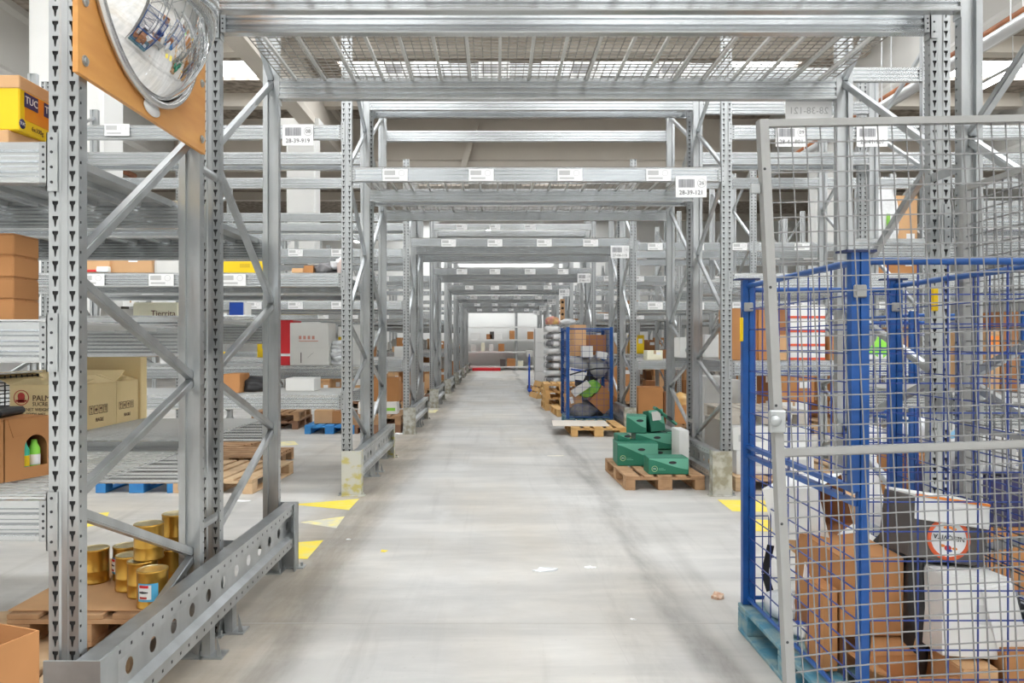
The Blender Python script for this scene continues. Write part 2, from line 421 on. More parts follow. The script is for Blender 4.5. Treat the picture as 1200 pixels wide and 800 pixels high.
def plate_mesh():
    b=MB(); b.box(-.075,.075,-.07,.07,0,.008)
    for s in (-1,1):
        b.add([(.054*s,-.06,.008),(.054*s,.06,.008),(.054*s,.0,.12),(.051*s,-.06,.008),(.051*s,.06,.008),(.051*s,.0,.12)],[(0,1,2),(5,4,3),(0,3,4,1),(1,4,5,2),(2,5,3,0)])
        b.tube((.064*s,-.045,.008),(.064*s,-.045,.03),.007,6); b.tube((.064*s,.045,.008),(.064*s,.045,.03),.007,6)
    return b.mesh('base_plate',galvd)
PLATE=plate_mesh()
NODES=[(0,.15),(1,.47),(0,.92),(1,1.30),(0,1.72),(1,2.44),(0,3.15),(1,3.80),(0,4.36)]
def brace_meshes(mirror_):
    out=[]
    for (a,za),(b_,zb) in zip(NODES,NODES[1:]):
        ya,yb=(.02 if a==0 else 1.02),(.02 if b_==0 else 1.02)
        if mirror_: ya,yb=1.04-ya,1.04-yb
        m=MB(); p0=Vector((0,ya,za+.018)); p1=Vector((0,yb,zb-.018))
        m.bar(p0,p1,.030,.036); 
        d=(p1-p0).normalized()
        for s in (-1,1): m.bar(p0+Vector((s*.0165,0,0)),p1+Vector((s*.0165,0,0)),.003,.024)
        out.append(m.mesh('brace',galv))
    return out
BR={False:brace_meshes(False),True:brace_meshes(True)}
def far_frame_mesh(mir):
    b=MB()
    for y in (0,1.04): b.box(-.05,.05,y-PD,y+PD,0,HT); b.box(-.075,.075,y-.07,y+.07,0,.008)
    for (a,za),(b_,zb) in zip(NODES,NODES[1:]):
        ya,yb=(.02 if a==0 else 1.02),(.02 if b_==0 else 1.02)
        if mir: ya,yb=1.04-ya,1.04-yb
        b.bar((0,ya,za),(0,yb,zb),.034,.038)
    return b.mesh('upright_frame',galv)
FARF={False:far_frame_mesh(False),True:far_frame_mesh(True)}
def frame(X,D,half,row,where):
    mir = half==1; y=D+(1.295 if mir else 0)
    lab='galvanised upright frame %s, %s half of the %s'%(where,('front','rear')[half],RN[row])
    if row>=4:
        o=link('upright_frame',FARF[mir],None,(X,y,0)); tag(o,lab,'rack frame','far upright rack frames'); return
    t=thing('upright_frame',lab,'rack frame',(X,y,0),group='upright rack frames')
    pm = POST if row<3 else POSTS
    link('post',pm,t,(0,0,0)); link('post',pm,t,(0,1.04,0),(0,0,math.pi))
    for me in BR[mir]: link('brace',me,t)
    link('base_plate',PLATE,t); link('base_plate',PLATE,t,(0,1.04,0))
FR_DONE=[]
for r,D in enumerate(ROWS):
    left = 1 if r==0 else (2 if r<7 else 2); left = {0:1,1:2,2:2,3:3,4:3}.get(r,2)
    right={0:1,1:2,2:3,3:4,4:4}.get(r,3)
    for h in (0,1):
        for k in range(left): frame(XL[k],D,h,r,('just left of the aisle','one bay out to the left','two bays out to the left')[k])
        for k in range(right): frame(XR[k],D,h,r,('just right of the aisle','one bay out to the right','two bays out to the right','three bays out to the right')[k])
# a frame needs its neighbour for the bay of the nearest row (outside the frame on both sides)

_f=[(-.025,0),(-.027,.006),(-.027,.018),(-.014,.026),(-.014,.034),(-.025,.041),(-.025,.052),(-.013,.059),(-.013,.068),(-.025,.075),(-.025,.087),(-.013,.094),(-.013,.103),(-.025,.111),(-.025,.135)]
BPROF=_f+[(-x,z) for x,z in _f[::-1]]
BM={}
def beam_mesh(L):
    k=round(L,3)
    if k not in BM: BM[k]=MB().prism(BPROF,'x',-L/2,L/2).mesh('crossbar_rail',galvb)
    return BM[k]
def conn_mesh():
    b=MB(); # plate at the beam's right end, wrapping over the post face
    b.box(-.004,0,-.034,.026,-.03,.165); b.box(-.004,.034,-.034,-.030,-.03,.165)
    b.box(.020,.034,-.036,-.034,.0,.03); b.box(.020,.034,-.036,-.034,.10,.13)
    b.box(-.030,-.004,-.030,-.026,0.0,.135)
    for z in (.0,.05,.10,.145): b.tube((.014,-.036,z),(.014,-.034,z),.005,8,1)
    for z in (.018,.045,.068,.092,.118): b.tube((-.016,-.031,z),(-.016,-.028,z),.005,6,1); 
    return b.mesh('end_connector',[galv,ink])
CONN=conn_mesh()
CONNM=CONN.copy()
for v in CONNM.vertices: v.co.x*=-1
CONNM.flip_normals()
def barcode_meshes(w,h,seed,m):
    rd=random.Random(seed); b=MB(); x=-w/2
    while x<w/2-.004:
        t=rd.choice([.002,.003,.0045]); b.box(x,min(x+t,w/2),-.0012,0,-h/2,h/2); x+=t+rd.choice([.002,.0025,.0035])
    return b.mesh('barcode',m)
BC=[barcode_meshes(.155,.08,i,inkg) for i in range(3)]
SMALLSIGN=None
def big_sign(parent, x, z, y, num, code, inkm=ink, mirrored=False, label=None):
    s=MB().cbox(.30,.004,.205,.001).build('location_sign',paper,parent,(x,y,z))
    link('barcode',BC[hash(code)%3 if False else len(code)%3],s,(-.045,-.003,.135),None) if num or True else None
    if num:
        text(num,.052,inkm,s,(.10,-.0032,.137),FR)
        rg=MB().lathe([(.039,-.0008),(.041,-.0008),(.041,.0008),(.039,.0008),(.039,-.0008)],28).build('number_ring',inkm,s,(.10,-.003,.137),FR)
    o=text(code,.058,inkm,s,(0,-.0032,.045),FR,sx=.98)
    if mirrored: s.scale.x=-1
    if label: s['label']=label
    return s
def small_sign_mesh():
    b=MB(); b.box(-.12,.12,-.004,0,0,.115,0)
    b.box(-.105,.0,-.0052,-.004,.055,.100,1); b.box(-.10,.04,-.0052,-.004,.018,.034,1)
    b.lathe([(.026,-.0006),(.029,-.0006),(.029,.0006),(.026,.0006),(.026,-.0006)],16,1,Matrix.Translation((.062,-.005,.075))@Matrix.Rotation(R(90),4,'X'))
    return b.mesh('shelf_label',[paper,inkp])
SSIGN=small_sign_mesh()
LVN=['lowest','second','third','fourth','top']
BEAMS=[]
CNT={'beam':0}
def beam(xa,xb,y,ztop,row,bay,lev,which,back):
    L=xb-xa-.1; xm=(xa+xb)/2
    lab='steel crossbar, %s level, %s bay, %s, %s'%(lev,bay,RN[row],which)
    t=thing('rack_crossbar',lab,'rack crossbar',(xm,y,ztop-.135),(0,0,math.pi if back else 0),group='rack crossbars')
    link('crossbar_rail',beam_mesh(L),t)
    if row<3:
        link('end_connector',CONN,t,(L/2,0,0)); link('end_connector',CONNM,t,(-L/2,0,0))
    CNT['beam']+=1
    return t
def deck_mesh(L, bars, plank=False, side=False):
    b=MB(); hx=L/2; y0,y1=-.535,.535
    if plank:
        n=int(L/.2)
        for k in range(n):
            x=-hx+ (k+.5)*L/n
            b.prism([(x-.085,0),(x+.085,0),(x+.085,-.03),(x+.06,-.03),(x+.055,-.008),(x-.055,-.008),(x-.06,-.03),(x-.085,-.03)],'y',y0,y1)
        return b
    if side:
        n=int(round(L/.075))
        for k in range(n+1): b.bar((-hx+k*L/n,y0,0),(-hx+k*L/n,y1,0),.006,.005,caps=False)
        for k in range(22): b.bar((-hx,y0+(y1-y0)*k/21,.004),(hx,y0+(y1-y0)*k/21,.004),.006,.005,caps=False)
        return b
    n=int(round(L/.05))
    for k in range(n+1):
        x=-hx+k*L/n; b.bar((x,y0,0),(x,y1,0),.0048,.0048,caps=False)
    m=21
    for k in range(m+1):
        y=y0+(y1-y0)*k/m; b.bar((-hx,y,.004),(hx,y,.004),.0048,.0048,caps=False)
    for y in (y0,y1): b.bar((-hx,y,-.012),(hx,y,-.012),.0042,.0042,caps=False)
    return b
DM={}
def deck(xa,xb,y,z,row,bay,lev,half,plank=False,nb=None,parts=True):
    L=xb-xa-.13; tun=(bay=='aisle'); key=(round(L,2),plank,parts,tun)
    if key not in DM:
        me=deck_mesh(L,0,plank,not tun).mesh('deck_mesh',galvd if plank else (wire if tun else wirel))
        DM[key]=me
        bk=('bar',)
        if bk not in DM:
            DM[bk]=MB().prism([(-.009,-.001),(.009,-.001),(.009,-.018),(-.009,-.018)],'y',-.50,.50).mesh('support_bar',barm)
    lab='%s, %s level, %s bay, %s half of %s'%('steel plank shelf' if plank else 'wire mesh deck',lev,bay,half,RN[row])
    g='steel plank shelves' if plank else 'wire mesh decks on the racks'
    if plank or not parts:
        o=link('plank_shelf' if plank else 'wire_deck',DM[key],None,((xa+xb)/2,y,z+.002)); tag(o,lab,'rack shelf',g); return o
    t=thing('wire_deck',lab,'rack shelf',((xa+xb)/2,y,z+.003),group=g)
    link('wire_mesh',DM[key],t)
    n=nb or max(3,int(L/.19))
    for k in range(n):
        link('support_bar',DM[('bar',)],t,(-L/2+(k+.5)*L/n,0,0))
    return t
LV_L={0:([.945,1.54,2.14],[.975,1.60,2.14]),1:([.965,2.15,3.58],[1.20,2.15,3.58]),2:([1.2,2.15,3.0,3.58],)*2,3:([.96,2.15,3.0],)*2}
LV_R={0:([1.2,2.14],)*2,1:([1.29,2.14,3.58,4.14],[1.29,2.14,3.58]),2:([1.18,2.14,3.1],)*2,3:([1.2,2.14,3.0],)*2}
WH=[('front face of front rack',0.0,0),('back face of front rack',1.04,1),('front face of rear rack',1.295,0),('back face of rear rack',2.335,1)]
SHELF=[]   # (side,row,bay,half,xa,xb,yc,z)
def bayset(xa,xb,D,row,bay,lv,side,bi):
    for wi,(wn,dy,bk) in enumerate(WH):
        ls=lv[wi//2]
        for li,z in enumerate(ls): beam(xa,xb,D+dy,z,row,bay,LVN[li],wn,bk)
    for h in (0,1):
        for li,z in enumerate(lv[h]):
            yc=D+.52+(1.295 if h else 0)
            if z>2.9 and not (side=='r' and row==2 and bi==1): continue
            if side=='r' and row==0 and z>2: continue
            pl = (z>1.9 and row<2 and side=='l')
            deck(xa,xb,yc,z,row,bay,LVN[li],('front','rear')[h],plank=pl,parts=(row==0))
            SHELF.append((side,row,bi,h,xa+.08,xb-.08,yc,z+.012))
BN={'l':['first left','second left','third left'],'r':['first right','second right','third right']}
nl={0:1,1:1,2:1,3:2}; nr={0:0,1:1,2:2,3:3}
for r in range(4):
    D=ROWS[r]
    for b_ in range(nl[r]): bayset(XL[b_+1],XL[b_],D,r,BN['l'][b_],LV_L[r],'l',b_)
    for b_ in range(nr[r]): bayset(XR[b_],XR[b_+1],D,r,BN['r'][b_],LV_R[r],'r',b_)
# right hand bay of the nearest row and outer bays of rows two and three
bayset(XR[0],XR[1],ROWS[0],0,'first right',LV_R[0],'r',0)
bayset(XR[1],XR[2],ROWS[1],1,'second right',([1.29,2.14,3.58],)*2,'r',1)
# tunnel bays
TB={}
for r,D in enumerate(ROWS):
    for wi,(wn,dy,bk) in enumerate(WH):
        for li,z in enumerate((3.17,4.18)):
            TB[(r,wi,li)]=beam(XL[0],XR[0],D+dy,z,r,'aisle',('lower','upper')[li],wn,bk)
    for h in (0,1):
        for li,z in enumerate((3.17,4.18)):
            if li==1: continue
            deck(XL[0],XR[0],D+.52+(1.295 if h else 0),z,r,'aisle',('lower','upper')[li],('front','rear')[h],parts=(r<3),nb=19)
# far side bays, past three hundred beams
FB={}
for r in range(4,8):
    D=ROWS[r]
    bays=[('first left',XL[1],XL[0])]+([('second left',XL[2],XL[1])] if r==4 else [])+[('first right',XR[0],XR[1]),('second right',XR[1],XR[2])]+([('third right',XR[2],XR[3])] if r==4 else [])
    for bn,xa,xb in bays:
        for (wn,dy,bk),zs_ in ((WH[0],(1.2,2.14,3.0)),(WH[3],(1.2,2.14))):
            for z in zs_:
                o=link('rack_crossbar',beam_mesh(xb-xa-.1),None,((xa+xb)/2,D+dy,z-.135))
                tag(o,'steel crossbar, %s level, %s bay, %s, %s'%({1.2:'lowest',2.14:'second',3.0:'third'}[z],bn,RN[r],wn),'rack crossbar','rack crossbars')
for r in range(4,8):
    D=ROWS[r]
    for sd,xa,xb in (('left',XL[1],XL[0]),('right',XR[0],XR[1]),('outer right',XR[1],XR[2])):
        for z,ln in ((1.2,'lower'),(2.14,'middle')):
            for h in (0,1):
                yc=D+.52+(1.295 if h else 0)
                SHELF.append(('f',r,0,h,xa+.08,xb-.08,yc,z+.012))
                o=MB().box(-(xb-xa)/2+.07,(xb-xa)/2-.07,-.52,.52,0,.01).build('wire_deck',wire,None,((xa+xb)/2,yc,z))
                tag(o,'flat shelf deck, %s level, %s bay, %s half of %s'%(ln,sd,('front','rear')[h],RN[r]),'rack shelf')

# signs on the beams
t=TB[(1,0,0)]
for i,px in enumerate((463,564,668,772)):
    X=(px-CX)*7.34/F; link('shelf_label',SSIGN,t,(X-t.location.x,-.030,.005))
big_sign(t,(810.5-CX)*7.33/F-t.location.x,-.155,-.034,'26','28-39-121')
t=TB[(1,0,1)]
for px,nn in ((467,'57'),(579,'06'),(686,'57'),(791,'02')): big_sign(t,(px-CX)*7.33/F-t.location.x,-.06,-.034,nn,'28-39-%s1'%nn)
for r in range(2,8):
    D=ROWS[r]
    for li in (0,1):
        t=TB[(r,0,li)]
        for X in (-.75,.0,.8,1.55)[: (4 if li==0 else 3)]: link('shelf_label',SSIGN,t,(X-t.location.x,-.030,.0))
    t=TB[(r,0,0)]
    big_sign(t,1.62,-.19,-.034,['15','13','11','09','07','05'][r-2],['27-06-115','27-06-113','27-06-111','27-06-109','27-06-107','27-06-105'][r-2])
for o in list(C.objects):
    if o.name.startswith('rack_crossbar') and o.get('label'):
        L_=o['label']; 
        def add(sgn): pass
        if 'third level, first left bay, second rack row, front face of front rack' in L_:
            big_sign(o,(348.5-CX)*7.33/F-o.location.x,-.065,-.034,'08','28-39-919'); link('shelf_label',SSIGN,o,((136-CX)*7.33/F-o.location.x,-.030,.03))
        if 'third level, first right bay, second rack row, front face of front rack' in L_:
            big_sign(o,(928-CX)*7.33/F-o.location.x,-.075,-.034,'09','28-41-901')
            big_sign(o,(1023-CX)*7.33/F-o.location.x,-.075,-.034,'','28-41-907')
        if 'front face' in L_ and 'aisle' not in L_ and ('second level' in L_ or 'third level' in L_) and ('third rack row' in L_ or 'fourth rack row' in L_ or 'second level, first left bay, second' in L_):
            for X in (-.62,.05,.75): link('shelf_label',SSIGN,o,(X,-.030,.01))
t=TB[(0,3,0)]
s=big_sign(t,-((949.5-CX)*4.9/F-t.location.x),-.11,-.034,'','28-38-121',inkp,label='pale sign seen from behind')
# lettering shows through the paper, reversed
text('28-38-121',.062,inkp,s,(0,.0032,.05),(R(90),0,0)); 

SPM=MB().prism([(-.022,-.003),(-.006,.003),(.006,.003),(.022,-.003),(.022,-.006),(-.022,-.006)],'y',0,.195).mesh('row_spacer',galv)
for r in range(4):
    for X,sn in ((XL[0]+.040,'left'),(XR[0]-.040,'right')):
        for z,zn in ((.60,'low'),(2.30,'high')):
            o=link('row_spacer',SPM,None,(X,ROWS[r]+1.07,z),(0,R(90),0)); tag(o,'short %s steel spacer joining the two %s aisle frames of the %s'%(zn,sn,RN[r]),'rack spacer','rack spacers')
# guard rails
def guard(X,sgn,D,row):
    """sgn=+1: guard on the aisle side at larger X"""
    t=thing('guard_rail','perforated steel guard rail at the %s foot of the %s'%(('left','right')[sgn<0],RN[row]),'guard rail',(X,D,0),group='rack foot guards')
    L0,L1=-.07,2.42; b=MB()
    def q(u0,z0,u1,z1): b.add([(sgn*u0,L0,z0),(sgn*u0,L1,z0),(sgn*u1,L1,z1),(sgn*u1,L0,z1)],[(0,1,2,3)])
    prof=[(-.075,.43),(0,.43),(0,.372),(-.035,.352)]; 
    for a,c in zip(prof,prof[1:]): q(a[0],a[1],c[0],c[1])
    prof=[(-.035,.238),(0,.218),(0,.162),(-.075,.162)]
    for a,c in zip(prof,prof[1:]): q(a[0],a[1],c[0],c[1])
    n=13; st=(L1-L0)/n; hz=.295; rr=.030; hh=.057
    for k in range(n):
        yc=L0+(k+.5)*st; N=12; vs=[]; 
        for i in range(N):
            a=2*math.pi*(i+.5)/N; vs.append((sgn*-.035,yc+rr*math.cos(a),hz+rr*math.sin(a)))
        for i in range(N):
            a=2*math.pi*(i+.5)/N; cx_,cz_=math.cos(a),math.sin(a); m_=max(abs(cx_),abs(cz_)); 
            vs.append((sgn*-.035,yc+cx_/m_*st/2,hz+cz_/m_*hh))
        # snap corners so that neighbouring cells meet
        vs2=list(vs)
        corners=[(1,1),(-1,1),(-1,-1),(1,-1)]
        idx=[1,4,7,10]
        for (sx,sz),i0 in zip(corners,idx): vs2[N+i0]=(sgn*-.035,yc+sx*st/2,hz+sz*hh)
        b.add(vs2,[(i,(i+1)%N,N+(i+1)%N,N+i) for i in range(N)])
        # rest of the corner triangles
    sm=b
    if row<3:
        k=L0+.06
        while k<L1-.05:
            for z in (.40,.188): sm.box(-.0006,.0006,k-.006,k+.006,z-.006,z+.006,1)
            k+=.085
    b.build('channel',[galv,ink],t)
    m1 = worny if row in (1,) and sgn>0 else (worn if row else galvd)
    for y,nm in ((L0,'end_plate'),(L1,'end_plate')):
        b=MB(); s1=sgn*-.175; b.box(min(s1,sgn*.012),max(s1,sgn*.012),y-.008,y,.0 if (row>0 or y>0) else .0,.432)
        b.box(min(sgn*.004,sgn*.012),max(sgn*.004,sgn*.012),y,y+.11 if y==L0 else y+.001,.0,.432) if y==L0 else b.box(min(sgn*.004,sgn*.012),max(sgn*.004,sgn*.012),y-.09,y,.0,.432)
        b.box(min(s1,sgn*.05),max(s1,sgn*.05),y-.03,y+.05,0,.007)
        b.tube((sgn*.03,y+.02,.007),(sgn*.03,y+.02,.03),.009,6)
        b.build(nm,m1,t)
    for y in (1.02,1.32):
        b=MB(); b.box(min(sgn*-.07,sgn*-.03),max(sgn*-.07,sgn*-.03),y-.03,y+.03,0,.165); b.box(min(sgn*-.075,sgn*.03),max(sgn*-.075,sgn*.03),y-.05,y+.05,0,.008)
        b.prism([(-.0,.008),(.025,.008),(.0,.10)],'y',y-.03,y-.026) if sgn>0 else b.prism([(0,.008),(-.025,.008),(0,.10)],'y',y-.03,y-.026)
        b.build('foot',galvd,t)
for r,D in enumerate(ROWS):
    guard(-1.300,1,D,r); guard(2.107,-1,D,r)

# ------------------------------------------------------------------ convex mirror on its board
t=thing('mirror_board','orange brown plywood board bolted between the two nearest left posts','board',(-1.385,3.03,2.36))
b=MB(); b.prism([(-.54,0),(.555,0),(.555,1.25),(-.54,1.25)],'x',0,.018); b.build('board',ply,t)
for y,z in ((-.50,.05),(-.50,.25),(-.50,.55),(.51,.06),(.51,.32)):
    MB().lathe([(.0005,.0),(.018,.0),(.018,.005),(.010,.0055),(.010,.011),(.0005,.011)],14,0,Matrix.Translation((.018,y,z))@Matrix.Rotation(R(90),4,'Y'),False).build('bolt',galv,t)
t=thing('convex_mirror','silver domed safety mirror fixed to the orange brown plywood board','mirror',(-1.364,3.00,2.89))
prof=[]; rr,dp=.45,.24; Rs=(rr*rr+dp*dp)/(2*dp)
for i in range(15):
    a=math.asin(rr/Rs)*(1-i/14); prof.append((max(Rs*math.sin(a),.0005),Rs*math.cos(a)-(Rs-dp)))
MB().lathe(prof,64,0,Matrix.Rotation(R(90),4,'Y')).build('dome',mirror,t)
MB().lathe([(.452,-.002),(.475,.0),(.478,.012),(.470,.024),(.452,.026),(.448,.012)],64,0,Matrix.Rotation(R(90),4,'Y')).build('rim',rim,t)
b=MB(); b.lathe([(.0005,.0),(.07,.0),(.07,.003),(.0005,.003)],24,0,Matrix.Translation((-.001,.02,-.487))@Matrix.Rotation(R(90),4,'Y')@Matrix.Scale(.42,4,(1,0,0)))
b.build('sticker',paper,t)

# ------------------------------------------------------------------ goods
CT={}
def carton_mesh(w,d,h,m,flap=True):
    """closed carton: chamfered body, two top flaps with a slit, side flap seam"""
    key=('c',round(w,3),round(d,3),round(h,3),m.name)
    if key in CT: return CT[key]
    b=MB(); b.cbox(w,d,h-.004,.004)
    if flap:
        b.box(-w/2+.002,w/2-.002,-d/2+.002,-.0015,h-.004,h); b.box(-w/2+.002,w/2-.002,.0015,d/2-.002,h-.004,h)
    b.box(-w/2-.0008,-w/2+.03,-d/2-.0012,-d/2,.006,h-.012)       # glued manufacturer's joint
    CT[key]=b.mesh('body',m); return CT[key]
def carton(name,label,w,d,h,loc,rz=0,m=None,tp=True,lb=None,group=None,cat='box',rot=None,lbm=None):
    m=m or kraft
    t=thing(name,label,cat,loc,rot if rot else (0,0,rz),group)
    link('body',carton_mesh(w,d,h,m),t)
    if tp:
        b=MB(); b.box(-w/2-.001,w/2+.001,-.024,.024,h,h+.0007)
        for s in (-1,1): b.box(min(s*w/2,s*(w/2+.0012)),max(s*w/2,s*(w/2+.0012)),-.024,.024,h-.06,h+.0007)
        b.box(-.02,.02,-d/2-.0016,-d/2-.0004,h-.05,h-.004)
        b.build('tape_strip',tape,t)
    if lb:
        x,z,a,c=lb; MB().box(x-a/2,x+a/2,-d/2-.0022,-d/2-.0004,z-c/2,z+c/2).build('paper_label',lbm or paper,t)
    return t
def open_carton(name,label,w,d,h,loc,rot=(0,0,0),m=None,inside=None,flaps=(1,1,1,1),ang=35,fl=None,cat='open box'):
    m=m or kraft; t=thing(name,label,cat,loc,rot); th=.004; b=MB()
    b.box(-w/2,w/2,-d/2,d/2,0,th)
    b.box(-w/2,w/2,-d/2,-d/2+th,th,h); b.box(-w/2,w/2,d/2-th,d/2,th,h)
    b.box(-w/2,-w/2+th,-d/2+th,d/2-th,th,h); b.box(w/2-th,w/2,-d/2+th,d/2-th,th,h)
    b.build('body',m,t)
    fl=fl or d*.42
    for k,(dx,dy,L) in enumerate(((0,-1,w),(0,1,w),(-1,0,d),(1,0,d))):
        if not flaps[k]: continue
        a=R(ang if not isinstance(ang,(list,tuple)) else ang[k]); fb=MB()
        # flap hinged on the rim, angle measured outwards from straight up
        fb.box(-L/2+.004,L/2-.004,-th/2,th/2,0,fl)
        M_=Matrix.Translation((dx*(w/2-th/2),dy*(d/2-th/2),h))@Matrix.Rotation(math.atan2(dx,-dy) if True else 0,4,'Z')@Matrix.Rotation(a,4,'X')
        f2=MB(); f2.add([M_@v for v in fb.v],fb.f); f2.build('flap',m,t)
    return t
PM={}
def pallet(label,loc,rz=0,m=None,w=.8,d=1.2,detail=True,group=None,rot=None,sheet=False):
    """boards run along d (y); blocks in three rows; w across (x)"""
    m=m or wood
    def parts():
        out=[]
        nb=5 if w>.7 else 4; bw=[.145,.1,.145,.1,.145] if nb==5 else [.14,.1,.1,.14]
        gap=(w-sum(bw))/(nb-1); x=-w/2
        for k in range(nb):
            out.append(('top_board',(x,x+bw[k],-d/2,d/2,.122,.144))); x+=bw[k]+gap
        for y in (-d/2,-.0725,d/2-.145): out.append(('cross_board',(-w/2,w/2,y,y+.145,.100,.122)))
        bwid=.1
        for y in (-d/2,-.0725,d/2-.145):
            for xx,ww in ((-w/2,.1),(-.0725,.145),(w/2-.1,.1)): out.append(('block',(xx,xx+ww,y,y+.145,.022,.100)))
        for xx,ww in ((-w/2,.1),(-.0725,.145),(w/2-.1,.1)): out.append(('bottom_board',(xx,xx+ww,-d/2,d/2,0,.022)))
        return out
    key=(w,d,m.name)
    if detail:
        t=thing('pallet',label,'pallet',loc,rot if rot else (0,0,rz),group)
        for k,(nm,c) in enumerate(parts()):
            kk=key+(k,)
            if kk not in PM:
                b=MB(); x0,x1,y0,y1,z0,z1=c
                b.cbox(x1-x0-.001,y1-y0-.001,z1-z0-.0006,.003,0,Matrix.Translation(((x0+x1)/2,(y0+y1)/2,z0)))
                PM[kk]=b.mesh(nm,m)
            link(nm,PM[kk],t)
        return t
    kk=key+('all',)
    if kk not in PM:
        b=MB()
        for nm,c in parts(): b.box(*c)
        PM[kk]=b.mesh('pallet',m)
    o=link('pallet',PM[kk],None,loc,rot if rot else (0,0,rz)); return tag(o,label,'pallet',group)

# ---- nearest row, left side
# yellow snack cases
def snack_case(loc,rz,label,z_h=.15,show=True):
    w,d,h=.30,.27,.172
    t=thing('snack_case',label,'box',loc,(0,0,rz))
    MB().cbox(w,d,h,.004).build('body',yellow,t)
    MB().cbox(w+.008,d+.008,.045,.003,0,Matrix.Translation((0,0,h-.028))).build('tray_lid',kraftl,t)
    x=w/2+.0012; RT=(R(90),0,R(90))
    MB().box(w/2,x,-d/2+.03,d/2-.004,.045,h-.03).build('printed_panel',orangep,t)
    for yy in (-.070,.045):
        b=MB(); b.cbox(.078,.05,.002,.0006); b.build('badge',navy,t,(x,yy,h-.058),RT)
        text('TUC',.036,paper,t,(x+.0025,yy,h-.058),RT)
    b=MB(); b.lathe([(.0005,0),(.017,0),(.017,.001),(.0005,.001)],20); b.build('badge',navy,t,(x-.001,-.118,.026),RT)
    text('TUC',.015,paper,t,(x+.001,-.118,.026),RT)
    text('6x100g',.024,brownk,t,(x-.0006,-.03,.024),RT)
    return t
snack_case((-1.785,2.745,2.152+.050),R(0),'yellow and orange snack case with cardboard lid, on top beside the nearest left post',.165)
o=thing('snack_tray','flattened brown cardboard tray under the yellow snack case','tray',(-1.80,2.765,2.152),(0,0,R(-9)))
MB().cbox(.31,.28,.05,.003).build('tray',kraftl,o); MB().box(-.157,-.03,-.1412,-.140,.0,.03).build('yellow_print',yellow,o)

# stack of four brown cartons
for k in range(4):
    w_=.24+(.012 if k==1 else 0)+(.008 if k==2 else 0)
    carton('carton','brown carton in the stack at the left edge, %s'%('bottom one','second from the bottom','third from the bottom','topmost one')[k],
        w_,.155,.0785,(-1.746-w_/2,2.832,1.552+k*.0795),0,kraftd if k<0 else kraft,tp=False,lb=None,group='stack of four brown cartons')
# palm sugar cartons, open
def ps_box(loc,rz,label,front=True,h=.262,d=.30):
    t=open_carton('palm_sugar_carton',label,.40,d,h,loc,(0,0,rz),kraftt,flaps=(1,1,1,1),ang=(-78,60,60,-72),fl=.13,cat='open box')
    return t
def fragile(t,x,rz90,y0,s=1.0):
    RT=(R(90),0,R(90))
    for k in range(4):
        yy=y0+k*.052*s
        b=MB(); a=.021*s
        b.box(-a,a,-a*1.15,-a,0,.0008); b.box(-a,a,a,a*1.15,0,.0008); b.box(-a,-a*.88,-a,a,0,.0008); b.box(a*.88,a,-a,a,0,.0008)
        if k==0: b.add([(-a*.6,a*.7,.0006),(a*.6,a*.7,.0006),(0,-.1*a,.0006)],[(0,1,2)]); b.box(-.08*a,.08*a,-.7*a,0,0,.0007); b.box(-.4*a,.4*a,-.8*a,-.68*a,0,.0007)
        if k==1: b.lathe([(.0003,.0006),(.45*a,.0006)],12); b.box(-.05*a,.05*a,-.8*a,.8*a,0,.0007); b.box(-.8*a,.8*a,-.05*a,.05*a,0,.0007)
        if k==2: b.add([(-a*.7,0,.0006),(a*.7,0,.0006),(0,.75*a,.0006)],[(0,1,2)]); b.box(-.08*a,.08*a,-.75*a,0,0,.0007)
        if k==3: b.box(-.35*a,-.2*a,-.7*a,.7*a,0,.0007); b.box(.2*a,.35*a,-.7*a,.7*a,0,.0007); b.box(-.6*a,.6*a,.5*a,.62*a,0,.0007)
        b.build('handling_symbol',brownk,t,(x,yy,.105),RT)
    text('FRAGILE',.030*s,brownk,t,(x,y0+.09*s,.045),RT,sx=.8)
zb=.990
t=ps_box((-2.455,4.34,zb),0,'tan palm sugar carton with open flaps, red round stamp on its front',h=.25,d=.37)
fragile(t,.2012,1,-.10,1.0)
YF=-.187
text('PALM SUGAR',.043,brownk,t,(-.075,YF,.178),FR,'LEFT',.95); text('SUCRE DE PALME',.030,brownk,t,(-.075,YF,.146),FR,'LEFT',.95)
text('NET WEIGHT  22LB',.024,brownk,t,(-.11,YF,.116),FR,'LEFT',.95); text('POIDS NET',.023,brownk,t,(-.11,YF,.090),FR,'LEFT',.95)
text('PRODUCT OF THAILAND',.026,brownk,t,(-.10,YF,.060),FR,'LEFT',.85); text('PRODUIT DE THAILANDE',.026,brownk,t,(-.09,YF,.030),FR,'LEFT',.85)
b=MB(); b.lathe([(.038,0),(.042,0),(.042,.001),(.038,.001),(.038,0)],28); b.lathe([(.0004,.0008),(.020,.0008)],18,0,Matrix.Translation((0,.008,0))); b.box(-.030,.030,-.022,-.012,0,.001); b.box(-.018,.018,-.028,.0,0,.001)
b.build('round_stamp',redk,t,(-.135,YF,.182),FR)
t=ps_box((-2.455,4.665,zb),0,'tan open carton marked fragile, behind the palm sugar carton with the red stamp',h=.25,d=.27)
fragile(t,.2012,1,-.09,.9)
carton('tall_carton','tall plain tan carton standing behind the open palm sugar cartons',.46,.085,.40,(-2.47,4.848,zb),0,kraftt,tp=False)
